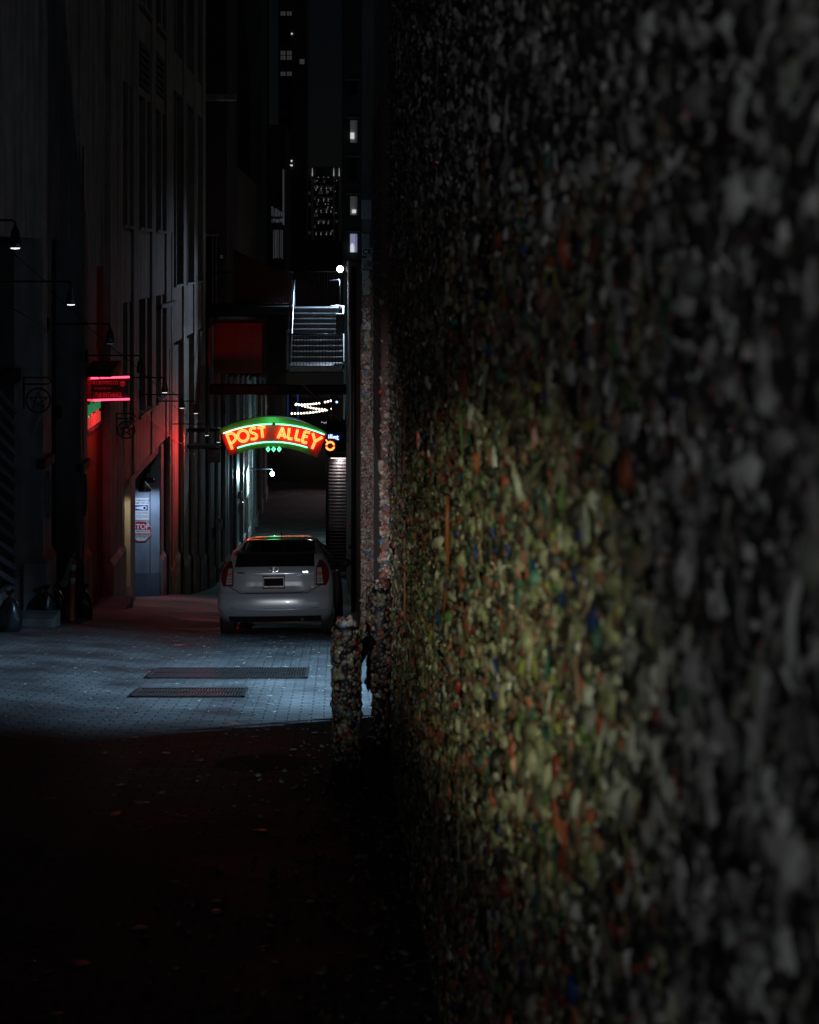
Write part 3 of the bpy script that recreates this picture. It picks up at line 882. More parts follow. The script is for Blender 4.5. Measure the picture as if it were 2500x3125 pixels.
# doorsteps
for (a, b_, o_) in ((dW(300), dW(332), .5), (dW(166), dW(190), .35), (dW(92), dW(116), .35)):
    st_ = MB().prismx([(a, gz(W, a) - .4), (b_, gz(W, b_) - .4), (b_, gz(W, b_) + .22), (a, gz(W, b_) + .22)], W - .4, W + o_).build('doorstep', 'stone_dark', lb, bevel=.015)

# upper storeys of the main section
pil = [dW(345), dW(360), dW(409), dW(425), dW(465), dW(477), dW(509), dW(531)]
RH = {}
z_band0 = HC(1492, dW(367)); z_w1a = HC(1267, dW(430)); z_w1b = HC(933, dW(349)); z_w2a = HC(681, dW(347)); z_w2b = HC(252, dW(390)); z_w3a = HC(32, dW(450)); z_w3b = z_w3a + 3.2
pilaster_z = z_band0
for a, b_ in ((pil[0], pil[1]), (pil[2], pil[3]), (pil[4], pil[5]), (pil[6], pil[7])):
    if a > dA1:
        fz(a, b_, z_band0, TOP, 0.0, 'stone', 'pilaster', bev=.012)
bays = [(dA1, pil[2]), (pil[3], pil[4]), (pil[5], pil[6])]
for bi, (a, b_) in enumerate(bays):
    for z0, z1, nm in ((z_band0, z_w1a, 'band_panel'), (z_w1b, z_w2a, 'spandrel_panel'), (z_w2b, z_w3a, 'spandrel_panel'), (z_w3b, TOP, 'spandrel_panel')):
        fz(a, b_, z0, z1, -.03 if nm == 'band_panel' else -.05, 'stone', nm, bev=.008)
        MB().box(W - .05, W + .05, a, b_, z1 - .001 - .07, z1 - .001).build('window_sill', 'stone', lb)
    for z0, z1 in ((z_w1a, z_w1b), (z_w2a, z_w2b), (z_w3a, z_w3b)):
        wn_ = MB().box(W - 1.7, W - .32, a, b_, z0, z1).build('window', 'glass_dark', lb)
        m0 = a + (b_ - a) * .56
        MB().box(W - .32, W - .03, m0, m0 + .32, z0, z1).build('mullion', 'stone', wn_, bevel=.008)
        for q in (a + .03, b_ - .08):
            MB().box(W - .32, W - .26, q, q + .05, z0, z1).build('frame', 'iron', wn_)
        MB().box(W - .32, W - .27, a, b_, z0 + (z1 - z0) * .62, z0 + (z1 - z0) * .62 + .05).build('frame', 'iron', wn_)
    if bi == 1:      # slanted shading louvres in the lower window
        for k in range(14):
            z = z_w1a + .12 + k * .175
            MB().prismx([(a + .02, z), (a + .95, z + .09), (a + .95, z + .115), (a + .02, z + .025)], W - .30, W - .12).build('louvre', 'stone_dark', lb)
    if bi > 0:       # vent grilles in the upper spandrel
        zc_ = HC(205 if bi == 1 else 232, (a + b_) / 2)
        vt = MB().box(W - .16, W - .045, a + .25, b_ - .2, zc_ - .55, zc_ + .55).build('vent', 'iron', lb)
        for k in range(6):
            z = zc_ - .5 + k * .18
            MB().prismx([(a + .27, z), (b_ - .22, z), (b_ - .22, z + .10), (a + .27, z + .10)], W - .05, W - .02).build('slat_or_light_stripe', 'stone_dark', vt)
# ground floor of the main section
p1a, p1b = dW(399), dW(413)
fz(p1a, p1b, gz(W, p1b) - .5, z_band0, .0, 'stone', 'pier', back=.5, bev=.01)
MB().box(W - 1.7, W - .002, p1a - .02, p1a - .001, gz(W, p1a) + .35, z_band0).build('reveal', 'cream', lb)
MB().box(W - 1.7, W + .01, p1a - .06, p1a - .001, gz(W, p1a) - .3, gz(W, p1a) + .35).build('reveal_base', 'stone', lb)
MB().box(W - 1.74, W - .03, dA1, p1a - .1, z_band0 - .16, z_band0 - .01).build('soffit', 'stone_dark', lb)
rf = dW(490)
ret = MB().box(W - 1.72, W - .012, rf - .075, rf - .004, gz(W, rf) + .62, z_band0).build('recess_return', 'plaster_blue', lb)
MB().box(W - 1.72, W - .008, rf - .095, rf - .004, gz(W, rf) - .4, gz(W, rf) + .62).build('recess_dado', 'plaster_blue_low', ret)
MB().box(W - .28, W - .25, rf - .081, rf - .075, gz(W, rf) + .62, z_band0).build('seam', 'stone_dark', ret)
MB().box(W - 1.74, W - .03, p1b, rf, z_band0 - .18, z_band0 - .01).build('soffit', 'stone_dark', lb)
for x0, x1 in ((490, 498), (517, 543), (560, 575), (592, 602), (612, 626)):
    pilaster(dW(x0), dW(x1), z1=z_band0 if x0 < 515 else HC(1056, dW(532)), out=.015)
for x0, x1 in ((498, 517), (543, 560), (575, 592), (602, 612)):
    a, b_ = dW(x0), dW(x1)
    dr = MB().box(W - 1.7, W - .38, a, b_, gz(W, b_) - .5, z_band0 if x0 < 515 else HC(1056, dW(532))).build('door', 'dark_wall', lb)
    MB().box(W - .37, W - .33, a + .2, a + .26, gz(W, b_) + .9, gz(W, b_) + 1.3).build('handle', 'steel', dr)
    MB().box(W - .38, W - .3, a, b_, gz(W, b_) + 2.3, gz(W, b_) + 2.42).build('lintel', 'stone_dark', dr)
# second section with the cold-lit piers
zs0, zs1 = HC(1052, dW(523)), HC(878, dW(530))
pb = [(dW(519), dW(532)), (dW(558), dW(567)), (dW(591), dW(601)), (dW(617), dW(626))]
for k, (a, b_) in enumerate(pb):
    fz(a, b_, zs0 - .1 if k else zs0 - .1, TOP, .03 if k else -.01, 'stone', 'pilaster', bev=.012)
for k in range(3):
    a, b_ = pb[k][1], pb[k + 1][0]
    fz(a, b_, zs0, zs1, -.02, 'stone', 'spandrel_panel', bev=.008)
    MB().box(W - .05, W + .06, a, b_, zs1, zs1 + .07).build('window_sill', 'stone', lb)
    zz = zs1 + .07
    for h_ in (5.6, 4.8):
        wn_ = MB().box(W - 1.7, W - .3, a, b_, zz, zz + h_).build('window', 'glass_dark', lb)
        mm = (a + b_) / 2
        MB().box(W - .3, W - .06, mm - .06, mm + .06, zz, zz + h_).build('mullion', 'stone', wn_)
        MB().box(W - .3, W - .22, a, b_, zz + h_ * .45, zz + h_ * .45 + .08).build('frame', 'iron', wn_)
        zz += h_
        fz(a, b_, zz, zz + 1.1, -.02, 'stone', 'spandrel_panel'); zz += 1.1
    if k:
        MB().box(W - .3, W - .05, (a + b_) / 2 - .05, (a + b_) / 2 + .05, gz(W, b_) + 2.5, zs0 - .1).build('mullion', 'stone', lb)
for (y0, y1, zz0, zz1) in ((dW(372), dW(372), gz(W, 30), z_w1a + .3), (dW(520), dW(520), gz(W, 37), z_w2a), (dW(556), dW(556), gz(W, 41), zs1), (dW(246), dW(246), gz(W, 25), CZ + 2)):
    MB().tube([(W + .045, y0, zz0), (W + .045, y1, zz1)], .016, 6).build('conduit', 'pole_metal', lb, smooth=True)
pts = []
for k in range(30):
    y = 17 + 1.0 * k
    pts.append((W + .05, y, CZ - .35 - .222 * (y - 18.6) + .05 * math.sin(k * 1.57) ))
MB().tube(pts, .009, 5).build('cable', 'iron', lb, smooth=True)
# small box canopy and the overhanging slab
cn = MB().prismx([(dW(480), HC(935, dW(500))), (dW(480), HC(925, dW(500))), (dW(530), HC(925, dW(500))), (dW(516), HC(941, dW(500)))], W, W + .12).build('canopy', 'awning', lb)
dsl = dW(626)
MB().box(W - 1, W + 1.05, dsl + .1, dsl + .6, HC(303, dsl), HC(286, dsl)).build('balcony_slab', 'stone', lb)

# ------------------------------------------------------------------ recess: signs, lamp, camera
dR = rf - .080
cS = P(431, 1622, dR); r8 = 34 * dR / F
sg = thing('stop_sign', 'red and white octagonal stop notice on the blue recess wall', 'sign', (cS.x, dR, cS.z - r8))
def octo(c, r): return [(c.x + r * math.cos(R(22.5 + 45 * k)), c.z + r * math.sin(R(22.5 + 45 * k))) for k in range(8)]
MB().prism(octo(cS, r8), dR - .012, dR).build('plate', 'white_paint', sg)
o8, i8 = octo(cS, r8 * .985), octo(cS, r8 * .90)
mb = MB()
for k in range(8):
    j = (k + 1) % 8
    mb.add([(o8[k][0], dR - .0135, o8[k][1]), (o8[j][0], dR - .0135, o8[j][1]), (i8[j][0], dR - .0135, i8[j][1]), (i8[k][0], dR - .0135, i8[k][1])], [(0, 1, 2, 3)])
mb.build('border', 'sign_red', sg)
q8 = octo(cS, r8 * .93); zt = cS.z + r8 * .16
tp = [(x, z) for x, z in q8 if z > zt]
tp = [(cS.x + r8 * .86, zt)] + tp + [(cS.x - r8 * .86, zt)]
MB().prism(tp, dR - .0150, dR - .0120).build('upper_panel', 'sign_red', sg)
MB().prism([(cS.x - r8 * .78, cS.z - r8 * .34), (cS.x + r8 * .78, cS.z - r8 * .34), (cS.x + r8 * .78, cS.z - r8 * .14), (cS.x - r8 * .78, cS.z - r8 * .14)], dR - .0150, dR - .012).build('text_band', 'sign_red', sg)
MB().text('STOP', (cS.x, dR - .0160, cS.z + r8 * .43), r8 * .62).build('lettering', 'white_paint', sg)
MB().text('WAIT HERE FOR GATE TO', (cS.x, dR - .0160, cS.z + .02 * r8), r8 * .17, condense=.9).build('lettering', 'ink', sg)
MB().text('CLOSE COMPLETELY', (cS.x, dR - .0160, cS.z - r8 * .24), r8 * .17, condense=.95).build('lettering', 'white_paint', sg)
MB().text('BEFORE PROCEEDING', (cS.x, dR - .0160, cS.z - r8 * .48), r8 * .17, condense=.9).build('lettering', 'ink', sg)
cN = P(431, 1554, dR); wN, hN = 25 * dR / F, 34 * dR / F
cw = thing('crime_watch_sign', 'white and blue neighborhood crime watch notice above the stop notice', 'sign', (cN.x, dR, cN.z - hN))
MB().bevbox(cN.x - wN, cN.x + wN, dR - .012, dR, cN.z - hN, cN.z + hN, .004).build('plate', 'white_paint', cw)
fr = [(cN.x - wN * .94, cN.z - hN * .95), (cN.x + wN * .94, cN.z - hN * .95), (cN.x + wN * .94, cN.z + hN * .95), (cN.x - wN * .94, cN.z + hN * .95)]
MB().tube([(x, dR - .014, z) for x, z in fr], .004, 4, closed=True).build('border', 'sign_blue', cw)
MB().prism([(cN.x - wN * .84, cN.z - hN * .12), (cN.x + wN * .84, cN.z - hN * .12), (cN.x + wN * .84, cN.z + hN * .38), (cN.x - wN * .84, cN.z + hN * .38)], dR - .0145, dR - .012).build('picture_panel', 'sign_blue', cw)
ez = cN.z + hN * .13; ex = cN.x + wN * .42
MB().prism([(cN.x - wN * .78, ez - .01)] + [(ex + hN * .19 * math.cos(a), ez + hN * .19 * math.sin(a)) for a in np.linspace(-math.pi / 2, math.pi / 2, 12)] + [(cN.x - wN * .78, ez + .01)], dR - .0160, dR - .0130).build('eye', 'white_paint', cw)
MB().prism([(ex + hN * .12 * math.cos(a), ez + hN * .12 * math.sin(a)) for a in np.linspace(0, 2 * math.pi, 15)[:-1]], dR - .0175, dR - .0130).build('pupil', 'ink', cw)
MB().text('NEIGHBORHOOD', (cN.x, dR - .0140, cN.z + hN * .78), hN * .24, condense=.85).build('lettering', 'ink', cw)
MB().text('CRIME WATCH', (cN.x, dR - .0140, cN.z + hN * .55), hN * .24, condense=.85).build('lettering', 'ink', cw)
for k in range(2):
    MB().text('WE REPORT SUSPICIOUS\nAND ILLEGAL ACTIVITY', (cN.x, dR - .0140, cN.z - hN * (.33 + .32 * k)), hN * .13, condense=.9).build('lettering', 'ink', cw)
cL = P(441, 1488, rf - .9)
rlmp = thing('recess_lamp', 'pale dome lamp hanging in the blue recess above the notices', 'lamp', cL)
MB().lathe([(.035, .16), (.05, .12), (.12, .07), (.165, -.03), (.17, -.09), (.155, -.09), (.14, -.03), (0, .05)], cL, 18).build('shade', 'steel', rlmp, smooth=True)
MB().tube([(cL.x, cL.y, cL.z + .14), (cL.x, cL.y, z_band0 - .15)], .02, 8).build('stem', 'iron', rlmp)
MB().lathe([(0, -.06), (.045, -.03), (.045, .02), (0, .04)], cL, 10).build('bulb', 'bulb_bell', rlmp, smooth=True)
lamp('recess_light', 'SPOT', cL - Vector((0, 0, .07)), 60, (0.55, 0.72, 1.0), rlmp, .05, aim=(cL.x + .1, cL.y + .5, cL.z - 2), spot=150, blend=.6)
cC = P(452, 1466, rf - .5)
sc = thing('security_camera', 'dark hooded security camera above the dome lamp', 'camera', cC)
MB().bevbox(cC.x - .18, cC.x + .16, cC.y - .09, cC.y + .09, cC.z - .06, cC.z + .06, .02).build('housing', 'black_plastic', sc)
MB().add([(cC.x - .16, cC.y - .11, cC.z + .06), (cC.x + .26, cC.y - .11, cC.z - .02), (cC.x + .26, cC.y + .11, cC.z - .02), (cC.x - .16, cC.y + .11, cC.z + .06), (cC.x - .16, cC.y - .11, cC.z + .08), (cC.x + .26, cC.y - .11, cC.z), (cC.x + .26, cC.y + .11, cC.z), (cC.x - .16, cC.y + .11, cC.z + .08)],
         [(0, 3, 2, 1), (4, 5, 6, 7), (0, 1, 5, 4), (1, 2, 6, 5), (2, 3, 7, 6), (3, 0, 4, 7)]).build('hood', 'steel_dark', sc)
MB().tube([(cC.x - .1, cC.y, cC.z), (cC.x - .1, rf, cC.z + .1)], .02, 6).build('arm', 'iron', sc)
# ceiling light added to warm the cream reveal
dl = P(379, 1540, dW(386)); dl.x = W - .35; dl.z = z_band0 - .22
do = thing('added_door_light', 'small ceiling light added to warm the cream doorway', 'lamp', dl)
MB().lathe([(.10, .05), (.10, 0), (.07, -.03), (0, -.035)], dl, 14).build('globe', 'bulb_bell', do, smooth=True)
lamp('added_door_glow', 'SPOT', dl - Vector((0, 0, .06)), 26, (1.0, .86, .6), do, .05, aim=(dl.x + .1, dl.y + .4, dl.z - 2), spot=140)

# ------------------------------------------------------------------ bell lamps on long arms
order = ['nearest, at the left frame edge', 'second, above the dark shopfront', 'third, before the red panel', 'unlit, above the red neon', 'right of the red neon',
         'sixth from the near end', 'beside the cold lit pilaster', 'left of the arched neon', 'touching the arched neon']
bells = [(47, 672, 1), (217, 859, 1), (336, 988, .35), (428, 1085, .0), (503, 1152, 1), (556, 1204, 1), (598, 1224, 1), (632, 1294, .5), (667, 1318, 1)]
arm = 1.0
for k, (px, py, lit) in enumerate(bells):
    X = W + arm
    dd_ = -X * F / (PX - px)
    za = HC(py, dd_)
    t = thing('bell_lamp', 'dark bell lamp on a wall arm, ' + order[k], 'lamp', (W, dd_, za), 'bell lamps on arms along the stone building')
    MB().tube([(W - .02, dd_, za), (X - .03, dd_, za), (X, dd_, za - .03), (X, dd_, za - .08)], .014, 7).build('arm', 'iron', t, smooth=True)
    MB().bevbox(W - .002, W + .04, dd_ - .05, dd_ + .05, za - .1, za + .1, .01).build('wall_plate', 'iron', t)
    MB().tube([(X - .35, dd_, za), (W + .02, dd_, za + .55)], .006, 5).build('stay_wire', 'iron', t)
    MB().lathe([(.018, -.06), (.03, -.09), (.048, -.13), (.062, -.22), (.07, -.31), (.066, -.31), (.058, -.22), (.044, -.14), (0, -.11)], (X, dd_, za), 16).build('shade', 'steel_dark', t, smooth=True)
    if lit > 0:
        MB().lathe([(0, -.327), (.05, -.322), (.055, -.30), (.03, -.24), (0, -.22)], (X, dd_, za), 12).build('bulb', 'bulb_bell' if lit > .4 else 'dim_glow', t, smooth=True)
        if lit > .4:
            lamp('bell_light', 'SPOT', (X, dd_, za - .335), 5 if k > 2 else 3, (.85, .93, 1), t, .05, aim=(X - .05, dd_, za - 4), spot=95, blend=.7)

# ------------------------------------------------------------------ pub neon sign, bracket signs
dN = dW(285) + .6
a0, a1 = P(238, 1152, dN), P(400, 1224, dN)
ps = thing('pub_neon_sign', 'red neon pub entrance sign projecting from the red panel', 'sign', (a0.x, dN, a1.z))
MB().bevbox(a0.x, a1.x - .06, dN, dN + .14, a1.z + .03, a0.z - .03, .01).build('panel', 'black_plastic', ps)
for za in (a0.z - .015, a1.z + .015):
    MB().tube([(a0.x + .05, dN - .06, za), (a1.x - .02, dN - .06, za + .03)], .018, 8).build('neon_tube', 'neon_pink', ps, smooth=True)
cx_ = (a0.x + a1.x) / 2 - .03
hS = a0.z - a1.z
surf('pub_letters', (0.55, 0.12, 0.14), 0.5, var=0.05)
MB().text('THE PIKE BREWING CO.', (cx_ - .02, dN - .006, a1.z + hS * .76), hS * .21, condense=.62).build('lettering', 'pub_letters', ps)
MB().text('ESTABLISHED 1989', (cx_, dN - .006, a1.z + hS * .53), hS * .14, condense=.6).build('lettering', 'pub_letters', ps)
MB().text('PIKE PUB ENTRANCE', (cx_ + .03, dN - .006, a1.z + hS * .27), hS * .25, condense=.62).build('lettering', 'pub_letters', ps)
MB().lathe([(0, -.012), (.05, -.01), (.055, 0)], (a1.x - .16, dN, a1.z + hS * .72), 14, 'y').build('emblem', 'pub_letters', ps)
MB().tube([(W - .15, dN + .07, a0.z + .06), (a1.x, dN + .07, a0.z + .02)], .02, 7).build('bracket', 'iron', ps, smooth=True)
lamp('neon_glow', 'SPOT', (cx_ + .25, dN - .25, a1.z - .05), 30, (1.0, .03, .06), ps, .1, aim=(W - .1, dN - .1, a1.z - .6), spot=130, blend=1)
lamp('neon_glow', 'SPOT', (cx_ + .25, dN - .25, a0.z + .12), 170, (1.0, .03, .06), ps, .1, aim=(W - .1, dN - .1, a0.z + .9), spot=120, blend=1)
# little tiled roof over the pub window
MB().prismx([(ra - .1, HC(1150, ra)), (ra + 1.2, HC(1150, ra)), (ra + 1.2, HC(1115, ra)), (ra - .1, HC(1135, ra))], W - .1, W + .45).build('sign_hood', 'awning', lb)
lb_ = [(150, 1160, 88, 20.9, 'round wrought iron bracket sign on the dark shopfront pilaster'), (352, 1268, 62, dW(352), 'round wrought iron bracket sign below the neon pub sign')]
for px, py, wpx, dd_, lab in lb_:
    q = P(px - 0, py, dd_); w_ = wpx * dd_ / F
    x0 = max(W, q.x - 0.0) if px > 200 else W
    t = thing('bracket_sign', lab, 'sign', (x0, dd_, q.z - .6), 'iron bracket signs')
    MB().tube([(x0 + .02, dd_, q.z + .06), (x0 + .02, dd_, q.z - .42)], .014, 6).build('back_bar', 'iron', t)
    MB().tube([(x0, dd_, q.z + .04), (x0 + w_ * .9, dd_, q.z + .04), (x0 + w_, dd_, q.z - .02), (x0 + w_ * .9, dd_, q.z - .06), (x0, dd_, q.z - .06)], .012, 6).build('arm', 'iron', t, smooth=True)
    cr = (x0 + w_ * .55, dd_, q.z - .30); rr = w_ * .42
    MB().tube([(cr[0] + rr * math.cos(a), dd_, cr[2] + rr * math.sin(a)) for a in np.linspace(0, 2 * math.pi, 25)[:-1]], .013, 6, closed=True).build('hoop', 'iron', t, smooth=True)
    for k in range(5):
        a, b_ = R(90 + 72 * k), R(90 + 72 * (k + 2))
        MB().tube([(cr[0] + rr * .8 * math.cos(a), dd_, cr[2] + rr * .8 * math.sin(a)), (cr[0] + rr * .8 * math.cos(b_), dd_, cr[2] + rr * .8 * math.sin(b_))], .008, 5).build('star_bar', 'iron', t)

# ------------------------------------------------------------------ things at the foot of the left wall
dD = 22.6
pD = (217 - PX) * dD / F; zD = gz(pD, dD)
dn = thing('traffic_delineator', 'leaning orange and white traffic post with a rag tied on top', 'traffic post', (pD, dD, zD), rot=(0, R(2.5), 0))
MB().lathe([(.055, .03), (.058, .06), (.05, .1), (.044, .55), (.042, .96), (.048, .965), (.048, .985), (.03, 1.0), (.012, 1.01), (.012, 1.05), (.024, 1.06), (.024, 1.08), (.012, 1.09), (.016, 1.12), (0, 1.13)], (0, 0, 0), 16).build('tube', 'delineator', dn, smooth=True, local=True)
for z0, z1 in ((.62, .72), (.83, .93)):
    MB().lathe([(.0465, z0), (.0465, z1)], (0, 0, 0), 16).build('reflective_band', 'reflective', dn, smooth=True, local=True)
MB().bevbox(-.24, .24, -.2, .2, -.02, .035, .012).build('base', 'rubber', dn, local=True)
rg = []
for i in range(9):
    t_ = i / 8
    rg.append([(-.02 - .13 * t_ + (.02 + .035 * t_) * sx_ * (1 + .2 * math.sin(9 * t_)), -.05 - .01 * math.sin(8 * t_ + sx_), 1.03 - .45 * t_) for sx_ in (-1, -.3, .4, 1)])
vv = [q for r_ in rg for q in r_]; ff = [(i * 4 + j, i * 4 + j + 1, i * 4 + j + 5, i * 4 + j + 4) for i in range(8) for j in range(3)]
rag = MB().add(vv, ff).build('rag', 'cloth', dn, smooth=True, local=True)
sm = rag.modifiers.new('thick', 'SOLIDIFY'); sm.thickness = .012
def trash_bag(px, d_, w_, h_, lab, seed):
    r_ = random.Random(seed)
    x = (px - PX) * d_ / F; z = gz(x, d_)
    t = thing('trash_bag', lab, 'trash bag', (x, d_, z), 'black trash bags along the shopfront')
    prof = [(0, -.02), (.8, -.02), (.98, .12), (1, .32), (.93, .52), (.78, .7), (.52, .84), (.24, .93), (.10, .965), (.07, .985)]
    n_ = 22
    v, f = [], []
    ph = [r_.random() * 6 for _ in range(4)]
    for i, (rr, hh) in enumerate(prof):
        for k in range(n_):
            a = 2 * math.pi * k / n_
            wob = 1 + .06 * math.sin(3 * a + ph[0] + hh * 3) + .05 * math.sin(5 * a + ph[1] - hh * 6) * (.4 + hh) + .03 * math.sin(9 * a + ph[2] + 9 * hh)
            v.append((w_ / 2 * rr * wob * math.cos(a), w_ / 2 * .9 * rr * wob * math.sin(a), h_ * hh))
    for i in range(len(prof) - 1):
        for k in range(n_):
            f.append((i * n_ + k, i * n_ + (k + 1) % n_, (i + 1) * n_ + (k + 1) % n_, (i + 1) * n_ + k))
    MB().add(v, f).build('sack', 'bag', t, smooth=True, local=True)
    v = [(.015 * math.cos(a), .015 * math.sin(a), h_ * .975) for a in np.linspace(0, 2 * math.pi, 15)[:-1]]
    v += [((.05 + .03 * (k % 2)) * math.cos(a), (.05 + .03 * (k % 2)) * math.sin(a), h_ * .975 + .06 + .04 * r_.random()) for k, a in enumerate(np.linspace(0, 2 * math.pi, 15)[:-1])]
    MB().add(v, [(k, (k + 1) % 14, (k + 1) % 14 + 14, k + 14) for k in range(14)]).build('tied_neck', 'bag', t, local=True)
trash_bag(30, 20.4, .34, .52, 'slim black trash bag nearest the frame edge by the left pilaster', 1)
trash_bag(141, 22.2, .30, .52, 'shiny black trash bag left of the traffic post, two highlights on top', 2)
trash_bag(177, 23.0, .24, .52, 'narrow black trash bag close behind the left side of the traffic post', 3)
trash_bag(258, 23.6, .27, .50, 'shiny black trash bag right of the traffic post by the red panel', 4)
pk = P(330, 1897, 22.4); zz_ = gz(pk.x, 22.4)
pk_ = MB().bevbox(pk.x - .55, pk.x + .35, 22.2, 22.55, zz_ + .003, zz_ + .03, .004).build('floor_plate', 'wood')
tag(pk_, 'thin dark board lying on the paving right of the traffic post', 'board')

# ------------------------------------------------------------------ drain grates
def grate(name, px0, px1, py, d_, dep, lab):
    a, b_ = P(px0, py, d_), P(px1, py, d_)
    x0, x1 = a.x, b_.x
    t = thing(name, lab, 'drain grate', ((x0 + x1) / 2, d_, gz((x0 + x1) / 2, d_)), 'long drain grates set in the paving')
    sl = (gz(-.5, d_ + .5) - gz(-.5, d_ - .5))
    def gp(x, y, h): return (x, y, gz(-.5, d_) + sl * (y - d_) + h)
    sk = .12
    def quad(mb, xa, xb, ya, yb, h0, h1):
        s0, s1 = sk * (ya - d_), sk * (yb - d_)
        v = [gp(xa - s0 * 0, ya, h0), gp(xb, ya, h0), gp(xb, yb, h0), gp(xa, yb, h0), gp(xa, ya, h1), gp(xb, ya, h1), gp(xb, yb, h1), gp(xa, yb, h1)]
        mb.add(v, [(0, 3, 2, 1), (4, 5, 6, 7), (0, 1, 5, 4), (1, 2, 6, 5), (2, 3, 7, 6), (3, 0, 4, 7)])
    m1 = MB(); quad(m1, x0, x1, d_ - dep / 2, d_ + dep / 2, .002, .005); m1.build('pit', 'rubber', t)
    m2 = MB(); n_ = int((x1 - x0) / .030)
    for k in range(n_):
        xa = x0 + (x1 - x0) * k / n_
        quad(m2, xa, xa + .013, d_ - dep / 2 + .02, d_ + dep / 2 - .02, .006, .016)
    kind(m2.build('bars', 'grate', t), 'stuff')
    for ya, yb in ((d_ - dep / 2 - .02, d_ - dep / 2 + .02), (d_ + dep / 2 - .02, d_ + dep / 2 + .02), (d_ - .012, d_ + .012)):
        m3 = MB(); quad(m3, x0 - .02, x1 + .02, ya, yb, .004, .020); m3.build('frame_bar', 'grate', t)
    for xa in (x0 - .03, x1 - .01):
        m3 = MB(); quad(m3, xa, xa + .04, d_ - dep / 2 - .02, d_ + dep / 2 + .02, .004, .021); m3.build('frame_bar', 'grate', t)
def d_of(py, x=-1.0):
    lo, hi = 3., 60.
    for _ in range(50):
        mid = (lo + hi) / 2
        if PY + (CZ - gz(x, mid)) * F / mid > py: lo = mid
        else: hi = mid
    return mid
grate('drain_grate', 470, 935, 2056, d_of(2056), .95, 'long drain grate set in the paving, farther and wider of the two')
grate('drain_grate', 420, 745, 2116, d_of(2116), .62, 'short drain grate set in the paving, nearer of the two')
dm = d_of(2330)
mh = MB().lathe([(0, .006), (.33, .006), (.35, .003), (.35, -.02)], (0, 0, 0), 28)
xm = (800 - PX) * dm / F
mh.v = [(x + xm, y + dm, z + gz(xm, dm) - .165 * y) for x, y, z in mh.v]
mho = mh.build('manhole_cover', 'manhole', smooth=False)
tag(mho, 'dark round manhole cover in the unlit paving near the bollard', 'manhole')

# ================================================================== CAR
dC = 21.35
cxp = (836 - PX) * dC / F
slope = math.atan((gz(-1, dC + 3) - gz(-1, dC)) / 3)
car = thing('parked_car', 'silver hatchback parked nose down the slope under the neon arch', 'car', (cxp, dC, gz(cxp, dC + 1) - (math.tan(slope))), rot=(slope, R(-1.3), R(-2.3)))
tab = np.array([  # z, half width, rear y, front y, corner depth
    (.20, .80, .20, 4.30, .20), (.30, .848, .075, 4.40, .20), (.38, .862, .012, 4.45, .20), (.41, .866, .0, 4.46, .20), (.52, .872, .0, 4.46, .21), (.60, .873, .010, 4.46, .21),
    (.635, .872, .030, 4.45, .22), (.66, .871, .050, 4.44, .22), (.80, .868, .065, 4.36, .24), (.92, .852, .085, 4.10, .27), (1.02, .815, .12, 3.35, .30),
    (1.10, .775, .16, 3.08, .32), (1.20, .72, .21, 2.88, .34), (1.25, .695, .40, 2.78, .30), (1.34, .64, .80, 2.58, .26), (1.42, .585, 1.15, 2.38, .22), (1.465, .525, 1.45, 2.22, .20), (1.49, .42, 1.70, 2.10, .14)])
def ct(z): return [np.interp(z, tab[:, 0], tab[:, i]) for i in range(1, 5)]
def RS(x, z, off=0.0):
    w_, yr, yf, c = ct(z)
    s_ = min(1.0, abs(x) / w_)
    y = yr + c * s_ ** 3.2
    sl = c * 3.2 * s_ ** 2.2 / w_
    nx = (1 if x > 0 else -1) * sl; nl = math.hypot(1, sl)
    return (x + off * nx / nl, y - off / nl, z)
mb = MB()
rings = []
for z in (list(tab[:8, 0]) + [.72, .80, .86, .92, .97, 1.02, 1.06, 1.10, 1.15, 1.20, 1.22, 1.25, 1.295, 1.34, 1.38, 1.42, 1.445, 1.465, 1.48, 1.49]):
    w_, yr, yf, c = ct(z)
    pts = [(w_ * s_, yr + c * abs(s_) ** 3.2) for s_ in np.linspace(-1, 1, 21)]
    cf = min(.5, (yf - yr - c) * .35)
    ya, yb = yr + c, yf - cf
    pts += [(w_ + .012 * math.sin(math.pi * t_), ya + (yb - ya) * t_) for t_ in (.15, .3, .45, .6, .75, .9)]
    pts += [(w_ * s_, yf - cf * abs(s_) ** 2.6) for s_ in np.linspace(1, -1, 17)]
    pts += [(-w_ - .012 * math.sin(math.pi * t_), ya + (yb - ya) * t_) for t_ in (.9, .75, .6, .45, .3, .15)]
    rings.append([(x, y, z) for x, y in pts])
n_ = len(rings[0])
vv = [q for r_ in rings for q in r_]; ff = []
for i in range(len(rings) - 1):
    for k in range(n_):
        ff.append((i * n_ + k, i * n_ + (k + 1) % n_, (i + 1) * n_ + (k + 1) % n_, (i + 1) * n_ + k))
vv.append((0, 1.9, 1.497)); L_ = (len(rings) - 1) * n_
for k in range(n_): ff.append((L_ + k, L_ + (k + 1) % n_, len(vv) - 1))
ff.append(tuple(range(n_ - 1, -1, -1)))
mb.add(vv, ff).build('body', 'paint_silver', car, smooth=True, local=True)
